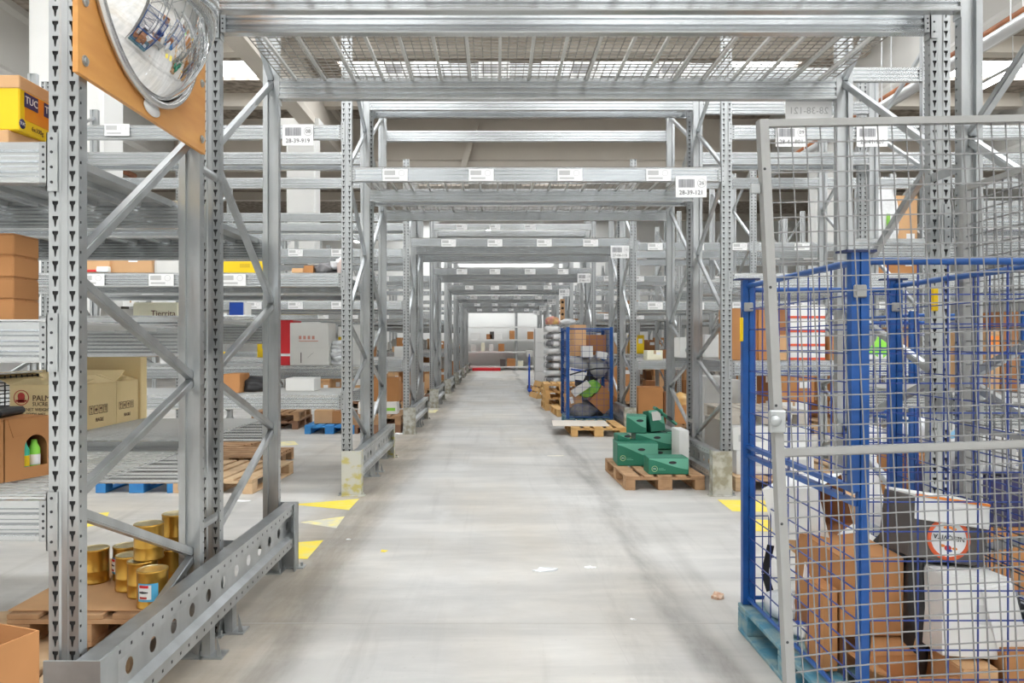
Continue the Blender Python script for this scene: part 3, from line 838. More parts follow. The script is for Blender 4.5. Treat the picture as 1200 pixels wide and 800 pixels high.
# brown cartons with arched window
def window_carton(x,y,rz,label):
    t=thing('bottle_carton',label,'box',(x,y,.957),(0,0,rz)); w,d,h=.19,.26,.232; b=MB()
    # front wall with an arched opening built from cells
    cz,r_=.115,.048; x0=.03
    b.box(-w/2,w/2,-d/2+.004,d/2,0,.004); b.box(-w/2,w/2,d/2-.004,d/2,.004,h); b.box(-w/2,-w/2+.004,-d/2+.004,d/2-.004,.004,h); b.box(w/2-.004,w/2,-d/2+.004,d/2-.004,.004,h); b.box(-w/2,w/2,-d/2,d/2,h-.004,h)
    N=10; y0=-d/2; arc=[(x0+r_*math.cos(math.pi*i/N),cz+r_*math.sin(math.pi*i/N)) for i in range(N+1)]
    top=[(x0+(w/2-x0)*max(-99,1-2*i/N) if False else (w/2 + (-w)*i/N),h) for i in range(N+1)]
    vs=[(a,y0,c) for a,c in arc]+[(a,y0,c) for a,c in top]
    b.add(vs,[(i,i+1,N+1+i+1,N+1+i) for i in range(N)])
    b.add([(w/2,y0,h),(w/2,y0,0),(x0+r_,y0,.045),(x0+r_,y0,cz)],[(0,1,2,3)])
    b.add([(-w/2,y0,h),(-w/2,y0,0),(x0-r_,y0,.045),(x0-r_,y0,cz)],[(3,2,1,0)])
    b.add([(w/2,y0,0),(-w/2,y0,0),(x0-r_,y0,.045),(x0+r_,y0,.045)],[(0,1,2,3)])
    b.build('body',kraft,t)
    b=MB(); b.prism([(-w/2+.008,h-.002),(w/2-.004,h-.002),(w/2-.03,h-.065),(-w/2+.03,h-.07)],'y',y0-.0035,y0-.0005); b.build('tuck_flap',kraft,t)
    for k,xx in enumerate((.006,.052)):
        b=MB(); b.lathe([(.0005,.006),(.020,.006),(.021,.02),(.021,.105),(.012,.125),(.010,.14),(.0005,.14)],14,0,Matrix.Translation((xx,y0+.035,0)))
        b.build('bottle',limeg if k else mat('bottle_teal',(.05,.45,.30),.3),t)
        MB().lathe([(.0215,.045),(.0215,.085)],14,0,Matrix.Translation((xx,y0+.035,0))).build('bottle_label',yellow if k==0 else paper,t)
    return t
window_carton(-1.893,2.927,R(70.6),'brown carton with an arched window showing green and yellow bottles, right one')
t=carton('bottle_carton','brown carton at the left picture edge, left of the carton with arched window',.19,.26,.232,(-1.957,2.744,.957),R(70.6),kraft,tp=False)
b=MB(); b.cbox(.30,.22,.03,.01); b.cbox(.1,.16,.02,.006,0,Matrix.Translation((.02,0,.03)))
tag(b.build('folded_bag',black,None,(-2.00,2.90,1.19),(0,0,R(10))),'black folded bag lying on the brown cartons with the arched window','bag')
# dark wire crate and white sheet behind
t=thing('wire_crate','black wire crate topped by a white sheet, left of the palm sugar carton','crate',(-2.90,4.30,.99))
b=MB()
for x in (-.19,.19):
    for y in (-.2,.2): b.tube((x,y,0),(x,y,.30),.008,6)
for k in range(7):
    z=.02+k*.045
    b.bar((-.19,-.2,z),(.19,-.2,z),.006,.006); b.bar((-.19,.2,z),(.19,.2,z),.006,.006); b.bar((.19,-.2,z),(.19,.2,z),.006,.006)
for k in range(9): b.bar((-.19+k*.0475,-.2,0),(-.19+k*.0475,-.2,.3),.005,.005); b.bar((.19,-.2+k*.05,0),(.19,-.2+k*.05,.3),.005,.005)
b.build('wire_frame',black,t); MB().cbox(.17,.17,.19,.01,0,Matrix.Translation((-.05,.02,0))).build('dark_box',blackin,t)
MB().cbox(.42,.44,.006,.002,0,Matrix.Translation((0,0,.308))).build('white_sheet',white,t)
# box on level with mirror: cream box, grey tray, blue box
t=carton('cream_box','long cream coloured box with brown script lettering on the middle left shelf',.245,.16,.085,P(189.5,374,4.32)+Vector((0,0,.0)),0,cream,tp=False)
t.location.z=1.613; text('Tierrita',.045,brownk,t,(.045,-.083,.022),FR)
t=carton('blue_box','small blue and white box on the middle left shelf near the second post pair',.085,.12,.085,(-1.515-.0,4.36,1.617),0,white,tp=False)
MB().box(-.043,.035,-.0645,-.0605,.002,.084).build('blue_front',bluec,t)
t.location.x=(278-CX)*4.3/F-.0
tag(MB().cbox(.15,.10,.012,.004).build('white_tray',film,None,((283-CX)*4.25/F,4.2,1.612),(0,0,.2)),'crumpled clear wrap beside the small blue and white box','plastic wrap')
t=open_carton('grey_tray','low grey tray full of small packs left of the cream box',.20,.15,.05,((146-CX)*4.35/F,4.35,1.613),(0,0,0),greyc,flaps=(0,0,0,0),ang=0,fl=.02,cat='tray')
for k in range(4): MB().cbox(.035,.11,.06,.003,0,Matrix.Translation((-.07+k*.046,0,.005))).build('small_pack',white if k%2 else darkg,t)

# box in front left corner, on the floor
t=open_carton('tall_carton','large orange brown carton at the bottom left corner of the aisle rack',.40,.34,.665,(-1.525,2.04,0),(0,0,R(-20)),kraft,flaps=(1,0,0,0),ang=(8,0,0,0),fl=.09)
# pallets with cans
pallet('lower pallet at the bottom left, its planks showing beneath the pallet of gold cans',(-1.99,3.36,0),R(14),woodl,w=.72,d=1.0)
pallet('upper small pallet carrying the cardboard sheet and gold cans',(-1.83,3.71,.1445),0,wood,w=.60,d=.80)
tag(MB().cbox(.62,.80,.006,.002).build('cardboard_sheet',kraftl,None,(-1.835,3.745,.290)),'flat brown cardboard sheet under the gold cans','cardboard sheet')
def can(x,y,z,lab,label,rz=0,r=.067,h=.165):
    t=thing('gold_can',label,'can',(x,y,z),(0,0,rz),'gold cans on the left pallet')
    MB().lathe([(.0005,0),(r-.002,0),(r,.004),(r,.008),(r-.002,.012),(r-.002,h*.35),(r-.0012,h*.36),(r-.002,h*.37),(r-.002,h-.012),(r,h-.008),(r,h-.001),(r-.004,h)],40).build('can_body',gold,t)
    MB().lathe([(r-.004,h),(r-.006,h-.005),(r-.014,h-.004),(r-.02,h-.006),(.0005,h-.006)],40).build('can_lid',goldl,t)
    if lab:
        def arc(a0,a1,z0,z1,m,nm,rr=.0008):
            b=MB(); N=10; vs=[]
            for i in range(N+1):
                a=R(a0+(a1-a0)*i/N); vs+= [((r+rr)*math.cos(a),(r+rr)*math.sin(a),z0),((r+rr)*math.cos(a),(r+rr)*math.sin(a),z1)]
            b.add(vs,[(2*i,2*i+2,2*i+3,2*i+1) for i in range(N)],0,None,True); return b.build(nm,m,t)
        arc(-135,-58,.036,.115,skyb,'paper_label'); arc(-130,-82,.046,.109,paper,'label_print',.0014); arc(-128,-92,.096,.108,red,'label_title',.0019); arc(-126,-98,.048,.058,redk,'label_title',.0019)
        b=MB(); 
        for k,(a,rr_) in enumerate(((-122,.008),(-114,.011),(-106,.009),(-98,.006))):
            aa=R(a); b.lathe([(.0005,.0),(rr_,0)],10,0,Matrix.Translation(((r+.0022)*math.cos(aa),(r+.0022)*math.sin(aa),.077))@Matrix.Rotation(aa+math.pi/2,4,'Z')@Matrix.Rotation(R(90),4,'X')@Matrix.Scale(.5,4,(0,1,0)))
        b.build('fish_print',ink,t)
    return t
zc=.2965
can(-1.975,3.75,zc,0,'gold can at the far left of the pallet, lid bent open')
can(-1.840,3.80,zc,1,'gold can with blue label, second from the left on the pallet',R(-25))
can(-1.745,3.635,zc,0,'plain gold can in the middle, left of the stacked cans')
can(-1.645,3.545,zc,0,'plain gold can under another, just behind the labelled front can')
can(-1.625,3.565,zc+.1655,0,'plain gold can stacked on top, left of the two upper ones')
can(-1.535,3.405,zc,1,'gold can with blue fish label at the front corner of the pallet',R(12))
can(-1.600,3.755,zc,0,'plain gold can at the back right, under the upper right can')
can(-1.585,3.775,zc+.1655,0,'plain gold can stacked on top, right of the two upper ones')

# ---- floor pallets between the left racks
pallet('pale empty pallet on the floor left, in front of the brown one',(-2.72,8.02,0),R(-4),woodl,w=.8,d=1.2)
pallet('brown empty pallet on the floor left, behind the pale one',(-3.18,9.32,0),R(88),wood,w=.8,d=1.2)
pallet('brown pallet lying farthest behind, partly hidden by the second left post',(-3.75,10.35,0),R(70),wood,w=.8,d=1.2)
pallet('bright blue pallet on the floor seen below the left mesh shelves',(-3.52,7.95,0),0,woodb,w=.8,d=1.0)
# third row, floor level, left
y3=ROWS[2]
pallet('blue pallet with two cartons on it, beneath the third left rack',(-2.68,y3+.55,0),0,woodb)
carton('carton','light carton with open top on the blue pallet under the third left rack',.30,.34,.215,(-2.84,y3+.35,.146),R(6),kraftl,tp=False)
carton('carton','brown carton with a white label on the blue pallet, right one',.36,.3,.20,(-2.50,y3+.33,.146),0,kraft,lb=(.07,.06,.07,.04))
pallet('stack of brown pallets left of the blue one, top pallet',(-3.78,y3+1.2,.1445),R(4),wood,detail=False)
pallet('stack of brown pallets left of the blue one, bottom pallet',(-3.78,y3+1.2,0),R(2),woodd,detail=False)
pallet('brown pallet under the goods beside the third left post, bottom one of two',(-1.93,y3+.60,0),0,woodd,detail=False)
pallet('brown pallet under the goods beside the third left post, upper one of two',(-1.93,y3+.62,.1445),0,wood,detail=False)
for k,(x,dx,lab) in enumerate(((-2.12,.30,'left'),(-1.78,.34,'right'))):
    carton('carton','white and yellow carton beside the third left post, %s one'%lab,.30,.3,.20,(x,y3+.45,.29),0,white,tp=False,lb=(0,.08,.24,.05),lbm=limeg if k else yellow)
carton('big_carton','large brown carton above the white and yellow ones beside the third left post',.56,.40,.40,(-1.90,y3+.62,.492),0,kraft,tp=True)
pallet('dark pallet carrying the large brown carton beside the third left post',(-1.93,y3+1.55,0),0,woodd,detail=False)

# ---- second row left shelf goods
def on(px0,px1,pyt,D,z,name,label,m,d=.3,tp=False,lb=None,cat='box',lbm=None,rz=0):
    x0=(px0-CX)*D/F; x1=(px1-CX)*D/F; top=H-(pyt-CY)*D/F; h=max(.03,top-z)
    return carton(name,label,abs(x1-x0),d,h,((x0+x1)/2,D+d/2,z),rz,m,tp,lb,None,cat,None,lbm)
y2=ROWS[1]; zs=2.164
on(96,128,305,y2+.06,zs,'carton','small kraft carton with red strip on the upper left shelf, first from the left',kraftl,lb=(0,.015,.26,.02),lbm=red)
on(129,178,304,y2+.1,zs,'carton','wide light carton with white label on the upper left shelf',kraftl,lb=(.02,.12,.09,.03))
on(181,211,305,y2+.14,zs,'carton','silver grey carton at the right of the wide light carton, upper left shelf',greyc)
on(113,127,312,y2+.02,zs,'jar_box','small white jar box standing before the first kraft carton',white,d=.05)
on(262,312,306,y2+.1,zs,'yellow_crate','bright yellow box on the upper left shelf beside the second post pair',yellow,lb=(0,.07,.10,.04),lbm=mat('ochre_print',(.70,.45,.01),.6))
on(342,355,314,y2+.12,zs,'carton','tiny kraft carton left of the grey bag on the upper left shelf',kraftl)
on(356,367,311,y2+.15,zs,'carton','small kraft carton directly left of the grey bag on the upper left shelf',kraft)
def lump(name,label,cat,loc,sx,sy,sz,m,seed=1,rot=(0,0,0),flat=True,n=3,amp=.22,group=None,sq=1.0):
    bm=bmesh.new(); bmesh.ops.create_icosphere(bm,subdivisions=n,radius=1); rd=random.Random(seed)
    ph=[rd.uniform(0,6) for _ in range(9)]
    for v in bm.verts:
        c=v.co; k=1+amp*(math.sin(3*c.x+ph[0])*math.sin(2.6*c.y+ph[1])+.6*math.sin(6*c.y+ph[2])*math.sin(5*c.z+ph[3])+.35*math.sin(11*c.x+ph[4])*math.sin(9*c.z+ph[5]))
        c=c*k
        if sq!=1.0: c=Vector([math.copysign(abs(t_)**sq,t_) for t_ in c])
        v.co=Vector((c.x*sx,c.y*sy,(max(c.z,-.55) if flat else c.z)*sz))
    if flat:
        mn=min(v.co.z for v in bm.verts)
        for v in bm.verts: v.co.z-=mn
    me=bpy.data.meshes.new(name); bm.to_mesh(me); bm.free(); me.materials.append(m)
    for p in me.polygons: p.use_smooth=True
    o=link(name,me,None,loc,rot)
    return tag(o,label,cat,group) if label else o
lump('grey_bag','crumpled dark grey bag on the upper left shelf','bag',(P(379,322,y2+.25).x,y2+.30,zs),.13,.14,.062,bagg,3,amp=.5)
lump('white_bag','crumpled white paper on top of the dark grey bag, upper left shelf','bag',(P(393,322,y2+.2).x,y2+.34,zs+.05),.07,.10,.06,bagw,5,amp=.5)
lump('pink_bag','pale pink bag at the right end of the upper left shelf','bag',(P(399,322,y2+.25).x,y2+.32,zs),.05,.12,.09,mat('pink_sack',(.75,.6,.55),.5,var=.1,scale=10,bump=.4),6)
zl=.977
on(262,281,438,y2+.15,zl,'carton','orange brown carton on the lowest left shelf of the second rack row',kraft)
lump('black_bag','black tyre like coiled bag on the lowest left shelf of the second rack row','bag',(P(297,458,y2+.4).x,y2+.45,zl),.17,.2,.10,black,8)
on(335,368,443,y2+.45,.977,'white_box','low white box seen below the red and grey boxes',white)
zr=1.214
t=on(327,343,375,y2+1.45,zr,'red_box','tall red box with white lettering standing left of the grey crate',red,d=.4,lb=(-.0,.12,.14,.03))
t=on(340,385,378,y2+1.32,zr,'grey_box','large pale grey box with red print on the second rack row left',greyc,d=.4,lb=(.0,.20,.34,.008),lbm=greyc)
text('SAMPLE',.001,inkp,t,(0,0,.01)) if False else None
b=MB()
for k in range(4): b.box(-.12+k*.05,-.09+k*.05,-.2012,-.2002,.30,.34)
b.box(-.12,.10,-.2012,-.2002,.275,.285); b.build('red_print',mat('faint_red_print',(.55,.25,.2),.7),t)
b=MB(); b.bar((-.02,-.2015,.09),(.05,-.2015,.15),.012,.001); b.box(-.1,-.09,-.2012,-.2002,.03,.15); b.build('arrow_print',ink,t)
for k in range(6):
    lump('rolled_sheet','stack of white folded sheets right of the grey box, layer %s'%('one','two','three','four','five','six')[k],'folded sheet',(P(394,418,y2+1.5).x+(k%2)*.02,y2+1.55,zr+k*.045),.12-.01*k,.14,.045,bagw,20+k)
# perforated end panel behind, left of the third post
on(411,424,380,y2+1.6,zr,'white_carton','tall white flat carton beside the second left frame',white,d=.05)

# ---- right side, second row
zq=1.304
def onr(*a,**k): return on(*a,**k)
onr(857,888,361,y2+.08,zq,'big_carton','big orange brown carton at the left end of the second right shelf',kraft,d=.42)
onr(889,906,361,y2+.05,zq,'carton','narrow orange brown carton beside the big one on the second right shelf',kraft,d=.4)
onr(906,921,362,y2+.05,zq,'carton','dark brown carton behind the first blue post on the second right shelf',kraftd,d=.4)
for k in range(4):
    D=y2+.12; z=zq+k*.137
    carton('red_white_carton','white carton with red band in the stack on the right shelf, %s'%('lowest','second lowest','third from the bottom','topmost')[k],.37,.3,.135,(P(945,0,D).x,D+.15,z),0,white,False,(0,.012,.37,.024),'red and white cartons',lbm=mat('red_band',(.75,.12,.05),.5) if k==0 else MATS['red_band'])
onr(905,922,392,y2+.02,zq,'carton','low carton in front of the red and white stack on the right shelf',kraftl,d=.1)
onr(972,986,394,y2+.1,zq,'carton','small carton right of the red and white stack, with a round top box on it',kraft,d=.3)
t=thing('green_folder_box','lime green and white open box on the right shelf between the blue posts','box',(P(1031,428,y2+.12).x,y2+.25,zq))
b=MB(); b.cbox(.30,.26,.11,.004); b.build('body',white,t)
b=MB(); b.prism([(-.15,.06),(.15,.06),(.08,.16),(.02,.30),(-.06,.16)],'y',-.134,-.128); b.prism([(-.15,.11),(-.02,.03),(-.02,.11)],'y',-.137,-.134); b.prism([(.15,.11),(.03,.02),(.03,.11)],'y',-.137,-.134); b.build('green_flap',limeg,t)
b=MB(); b.box(-.004,.004,-.14,-.137,.02,.12); b.build('dark_strap',ink,t)
on(1060,1075,408,y2+.15,zq,'white_box','small white box on the right shelf beside the farther blue post',white)
onr(826,848,392,y2+1.45,1.304,'white_box','tall white carton behind the second right frame',white,d=.3)
onr(797,811,395,y2+1.5,1.304,'white_box','tall white carton farther left behind the second right frame',white,d=.3)
# brown box and white bag on the high shelf, third row
y3=ROWS[2]
t=on(1028,1075,229,y3+.2,3.112,'big_carton','large orange brown carton high on the right rack with small white label',kraftl,d=.5,lb=(.22,.12,.14,.09))
t=lump('shopping_bag','white plastic bag with green print leaning on the high orange brown carton','bag',(P(1041,300,y3).x,y3+.10,3.112),.22,.06,.62,bagw,4)
MB().box(-.02,.04,-.085,-.078,.22,.46).build('green_print',leafg,t)
on(1026,1076,303,y3+.2,2.62,'big_carton','orange brown carton below the high shelf on the right rack',kraft,d=.5,lb=(.2,.16,.12,.08))
tag(MB().box(-.45,.45,-.3,.3,-.01,.0).build('shelf_board',galvd,None,(P(1051,0,y3+.5).x,y3+.5,2.62)),'short steel shelf board below the orange brown carton on the right','rack shelf')
# third row right, floor
on(748,777,454,y3+.12,.146,'big_carton','large orange brown carton on the floor behind the green boxes',kraft,d=.5)
pallet('pallet beneath the large orange brown carton behind the green boxes',(2.85,y3+.70,0),0,wood,detail=False)
on(778,790,460,y3+.35,.146,'carton','dark brown carton right of the large one behind the green boxes',kraftd,d=.4)
on(757,768,446,y3+.75,.146,'carton','brown carton with white lid peeping above the large one',kraftd,d=.3)
pallet('pallet right of the large orange brown carton, third rack row',(3.85,y3+.65,0),0,wood,detail=False)
on(789,812,475,y3+.1,.146,'carton','orange brown carton under the yellow bag, third rack row',kraft,d=.5)
lump('yellow_bag','cream and yellow sack lying on the orange brown carton, third rack row','bag',(P(800,475,y3+.3).x,y3+.35,.44),.18,.2,.13,mat('cream_sack',(.75,.6,.36),.5,col2=(.72,.40,.10),scale=6,bump=.5),9)
on(823,846,478,y3+.1,.146,'carton','orange brown carton with a white label between the second right posts',kraft,d=.4,lb=(.08,.12,.10,.08))
on(858,869,473,y3-.2,.146,'carton','orange brown carton right of the second right post',kraftl,d=.4)
pallet('white pallet carrying cartons between the second right posts',(3.5,y3-.9,0),0,woodl,detail=False)
# white cartons on pallet under the second right rack
pallet('pale pallet under white cartons, second right rack, left of the blue cage',(2.86,y2+.75,0),0,woodl,w=.95,d=1.2)
pallet('pale pallet behind the blue cage post, second right rack',(3.86,y2+.75,0),0,woodl,w=.95,d=1.2)
for k,(x,yy,zz) in enumerate(((2.62,y2+.45,.146),(3.02,y2+.43,.146),(2.60,y2+.5,.386),(3.02,y2+.52,.386),(3.70,y2+.45,.146),(3.72,y2+.45,.386))):
    carton('white_carton','white carton with fine grey print under the second right rack, %s'%('bottom left','bottom right, nearest','upper left','upper right','bottom, behind the blue post','upper, behind the blue post')[k],.37,.36,.238,(x,yy,zz),0,white,False,(0,.12,.26,.07),'white cartons under the rack',lbm=mat('pale_print',(.62,.62,.61),.6) if k==0 else MATS['pale_print'])
pallet('white painted pallet lying on top of the white cartons under the second right rack',(2.84,y2+1.0,.627),0,mat('pallet_white',(.72,.66,.58),.7,var=.1),w=.8,d=1.0)
on(826,852,441,y2+1.6,.0,'white_cabinet','tall white appliance standing behind the second right frame',white,d=.4)
on(857,868,445,y2+1.7,.0,'white_cabinet','tall white appliance right of the second right post',white,d=.4)

# ---- green boxes on the pallet
pallet('reddish brown pallet carrying the green boxes at the right of the aisle',(1.69,8.20,0),R(1.5),wood,w=.80,d=1.2)
def gbox(w,d,h,loc,rot,label,end=False,logo=True):
    t=thing('green_box',label,'box',loc,rot,'green boxes on the pallet')
    b=MB(); b.cbox(w,d,h,.004); b.build('body',green,t)
    b=MB(); y=-d/2-.0012
    N=10; pts=[(-w/2+.004+(w-.008)*i/N, h*.92-(h*.62)*math.sin(math.pi/2*i/N)**1.0*(i/N)**.35) for i in range(N+1)]
    b.add([(x,y,z) for x,z in pts]+[(x,y,h-.004) for x,z in pts],[(i,i+1,N+2+i,N+1+i) for i in range(N)]); b.build('pale_sweep',greenl,t)
    b=MB(); b.lathe([(.0004,.0),(.04,.0)],18,0,Matrix.Translation((.04,y-.001,h*.72))@Matrix.Rotation(R(90),4,'X')@Matrix.Scale(.38,4,(0,1,0))); b.build('hand_hole',ink,t)
    if logo:
        b=MB(); b.lathe([(.026,0),(.030,0),(.030,.0008),(.026,.0008),(.026,0)],20); b.build('round_badge',mat('badge_lime',(.55,.68,.35),.5) if 'badge_lime' not in MATS else MATS['badge_lime'],t,(-w/2+.06,y,h*.34),FR)
        text('MA',.020,paper,t,(-w/2+.06,y-.0006,h*.34),FR)
        b=MB(); b.box(0,.07,-.0004,0,0,.006); b.box(0,.05,-.0004,0,.014,.019); b.build('fine_print',greenl,t,(-w/2+.10,y-.0004,h*.26))
    return t
gz=.1455
gbox(.405,.26,.165,(1.755,7.80,gz),(0,0,R(0)),'green box lying at the front edge of the pallet')
gbox(.44,.40,.245,(1.55,8.40,gz),(0,0,R(-2)),'green box at the left, below the upper green boxes')
gbox(.14,.2,.07,(1.42,8.49,gz+.246),(0,0,R(4)),'small pale green box end peeping over the left green box',logo=False)
gbox(.37,.26,.14,(1.80,8.32+.3,gz+.0),(0,0,0),'green box at the bottom back under the middle ones',logo=False)
gbox(.40,.28,.175,(1.765,8.60,gz+.147),(0,0,R(1)),'green box in the middle layer with round badge')
gbox(.22,.28,.19,(1.60,8.60,gz+.325),(0,0,R(-10)),'green box on the top left of the pile',logo=False)
t=gbox(.17,.20,.24,(1.815,8.58,gz+.330),(R(-8),R(-6),R(8)),'tilted green box with pale end label on top of the pile',logo=False)
MB().box(-.05,.05,-.1042,-.1012,.12,.22).build('end_label',greyc,t)
gbox(.09,.26,.335,(2.02-.055,8.62,gz),(0,0,0),'narrow dark green box standing at the right of the pile',logo=False)
t=carton('white_carton','narrow white carton standing upright beside the green boxes',.105,.35,.40,(2.00,8.20,gz),0,white,False)
gbox(.30,.16,.03,(1.912,8.58,gz+.495),(0,R(38),0),'thin pale green lid leaning across the top of the pile',logo=False)

# ---- wooden pallet with board, small cage of junk beyond
pallet('yellowish wooden pallet in the aisle with a pale board on it',(1.635,12.53,0),R(0),woody,w=.86,d=1.2)
b=MB(); b.box(-.45,.45,-.44,.44,0,.006); tag(b.build('pale_board',mat('beige_board',(.72,.66,.58),.7),None,(1.40,12.55,.1455),(0,0,R(-3))),'pale beige board lying on the yellowish pallet and jutting out to the left','board')
def cage(name,label,x0,x1,y0,y1,z0,zt,pw,mat_post,wires,cap=True,mid=True,front=True,split=False):
    """blue post cage: posts, rails and wire sides"""
    t=thing(name,label,'cage',((x0+x1)/2,(y0+y1)/2,z0)); cx,cy=(x0+x1)/2,(y0+y1)/2; hx,hy=(x1-x0)/2,(y1-y0)/2; Hh=zt-z0
    for sx in (-1,1):
        for sy in (-1,1):
            b=MB(); a=pw/2
            x,y=sx*hx,sy*hy
            # folded angle post: two overlapping legs with a groove
            b.box(x-a,x-.002,y-a*.6,y+a*.6,(.80 if split and sx<0 and sy<0 else .0),Hh); b.box(x+.002,x+a,y-a*.75,y+a*.75,0,Hh); b.box(x-.002,x+.002,y-a*.4,y+a*.4,0,Hh)
            b.build('post',mat_post,t)
            if cap:
                b=MB(); b.prism([(x-pw*.9,y-.03),(x+pw*.9,y-.03),(x+pw*1.1,y+.03),(x-pw*1.1,y+.03)],'z',Hh,Hh+.008); b.build('post_cap',blued,t)
                MB().cbox(.045,.012,.045,.004,0,Matrix.Translation((x-.005,y-a*.75-.006,Hh-.16))).build('latch_plate',greyp,t)
    def side(p,q,nm,rad=.013,low=.03,top=None,midz=None):
        p=Vector(p); q=Vector(q); top=top or Hh-.03
        MB().tube(p+Vector((0,0,top)),q+Vector((0,0,top)),rad,10).build('rail',mat_post,t); MB().tube(p+Vector((0,0,low)),q+Vector((0,0,low)),rad*.8,8).build('rail',mat_post,t)
        if midz:
            for mz in (midz,midz-.045): MB().bar(p+Vector((0,0,mz)),q+Vector((0,0,mz)),.03,.02).build('rail',mat_post,t)
        b=MB(); L=(q-p).length; n=int(L/wires); d=(q-p).normalized()
        for k in range(1,n): b.bar(p+d*(L*k/n)+Vector((0,0,low)),p+d*(L*k/n)+Vector((0,0,top)),.0045,.0045,caps=False)
        z=low+.1
        while z<top-.02: b.bar(p+Vector((0,0,z)),q+Vector((0,0,z)),.0045,.0045,caps=False); z+=.105
        b.build('wire_side',bluew,t)
    side((-hx,-hy,0),(-hx,hy,0),'left',midz=.80 if mid else None)
    side((hx,-hy,0),(hx,hy,0),'right')
    side((-hx,hy,0),(hx,hy,0),'back',top=Hh-.05)
    if front: side((-hx,-hy,0),(hx,-hy,0),'front')
    return t
cg=cage('mesh_cage','blue mesh cage full of crumpled waste farther along the right of the aisle',1.27,2.03,12.95+.30,14.30,.15,1.75,.055,blue,.11,cap=False,mid=False)
pallet('teal pallet under the farther blue mesh cage',(1.66,13.80,0),0,woodt,w=.8,d=1.15,detail=False)
yj=13.45
carton('carton','brown carton standing on its corner at the front of the farther cage',.36,.30,.36,(1.80,yj+.15,.33),0,kraft,False,rot=(0,R(42),0))
carton('carton','light brown carton with a pale label, front left of the farther cage',.26,.25,.24,(1.42,yj+.10,.36),0,kraftl,False,rot=(0,R(-14),R(6)),lb=(-.05,.12,.06,.12))
carton('carton','dark brown carton with open side at the upper right of the farther cage',.40,.30,.36,(1.80,yj+.35,1.26),0,kraftd,False)
carton('carton','light brown carton at the upper middle of the farther cage',.22,.30,.56,(1.50,yj+.30,1.24),0,kraftl,False,rot=(0,0,R(10)))
carton('white_carton','white box below the dark brown carton in the farther cage',.20,.2,.20,(1.63,yj+.05,1.22),0,white,False,rot=(0,0,0))
carton('white_carton','small white box at the right of the farther cage',.18,.2,.12,(1.88,yj+.05,1.20),0,white,False,rot=(0,R(10),0))
carton('white_carton','white box with blue edge in the left middle of the farther cage',.30,.25,.20,(1.46,yj+.12,.82),0,white,False,rot=(0,R(8),0),lb=(0,.17,.28,.03),lbm=bluec)
lump('leafy_print','bright green leafy packet in the farther cage','packet',(1.66,yj-.02,.66),.20,.03,.12,leafg,11,rot=(0,R(-28),0),flat=False)
lump('black_wrap','black plastic wrap in the middle of the farther cage','bag',(1.64,yj+.2,.80),.20,.2,.24,black,12,flat=False)
lump('grey_wrap','grey crumpled wrap at the upper left of the farther cage','bag',(1.52,yj+.25,1.08),.22,.2,.16,mat('grey_sheet',(.42,.42,.42),.5,var=.2,scale=6,bump=.4),13,flat=False)
lump('grey_wrap','grey crumpled cardboard at the right of the farther cage','bag',(1.84,yj+.2,1.02),.16,.2,.18,MATS['grey_sheet'],14,flat=False)
carton('carton','grey board box leaning in the lower middle of the farther cage',.34,.2,.12,(1.55,yj-.02,.62),0,greyc,False,rot=(0,R(-35),0))
lump('dark_wrap','dark plastic heap at the bottom of the farther cage','bag',(1.60,yj+.2,.17),.34,.3,.18,bagg,15)
MB().path([(1.30,13.2,.92),(1.5,13.19,.98),(1.75,13.19,1.03),(2.0,13.2,1.04)],.014,6).build('strap',black,cg,-cg.location)['label']='black strap slung across the front'

# pallet stack, sacks and far things on the right of the aisle
for k in range(4):
    pallet('yellowish pallet in the stack of four before the grey sacks, %s'%('lowest','second','third','topmost')[k],(1.49,17.15,k*.1447),R((-1)**k*1.2),woody,w=.8,d=1.2,detail=False,group='pallet stack')
pallet('single yellowish pallet on the floor in front of the pallet stack',(1.62,15.75,0),R(3),woody,w=.8,d=1.1,detail=False)
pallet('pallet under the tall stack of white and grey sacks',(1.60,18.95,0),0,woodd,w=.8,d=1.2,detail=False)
for k in range(10):
    for j in range(2):
        o=lump('sack','plastic sack in the tall stack, %s layer, %s one'%(('lowest','second','third','fourth','fifth','sixth','seventh','eighth','ninth','topmost')[k],('left','right')[j]),'sack',(1.42+.40*j,18.85,.146+k*.178),.20,.42,.098,(sackp if (k+j)%3 else bagw),30+k*2+j,n=3,amp=.07,group='stacked sacks',sq=.55)
lump('pink_yellow_sack','pink and yellow sack lying on top of the tall sack stack','sack',(1.42,18.75,1.93),.16,.2,.13,mat('pink_yellow',(.80,.55,.15),.5,col2=(.65,.2,.3),scale=4),60)
lump('white_sack','white sack on the very top of the tall sack stack, right side','sack',(1.80,18.75,1.93),.2,.2,.09,bagw,61)
t=thing('perforated_board','upright brown board with four dark round holes above the sacks','board',(1.68,18.9,1.95)); 
MB().cbox(.11,.05,.62,.004).build('board',kraftl,t)
for k in range(4): MB().lathe([(.0005,0),(.035,0)],14).build('round_hole',blackin,t,(0,-.027,.09+k*.15),FR)
pallet('pale pallet leaning on its edge left of the pallet stack',(1.17,20.6,.02),0,woody,w=.8,d=1.0,detail=False,rot=(R(0),R(-68),R(8)))
for k in range(4):
    o=MB().cbox(.40,.6,.44,.01).build('white_appliance',white,None,(1.42,23.4,.15+k*.445))
    tag(o,'white appliance box in the far stack beyond the sacks, %s'%('lowest','second from below','third from below','topmost')[k],'box','far white boxes')
pallet('pallet under the far stack of white appliance boxes',(1.42,23.4,0),0,woodd,detail=False)
t=thing('pallet_jack','blue hand trolley standing by the far white boxes','trolley',(1.02,22.6,0))
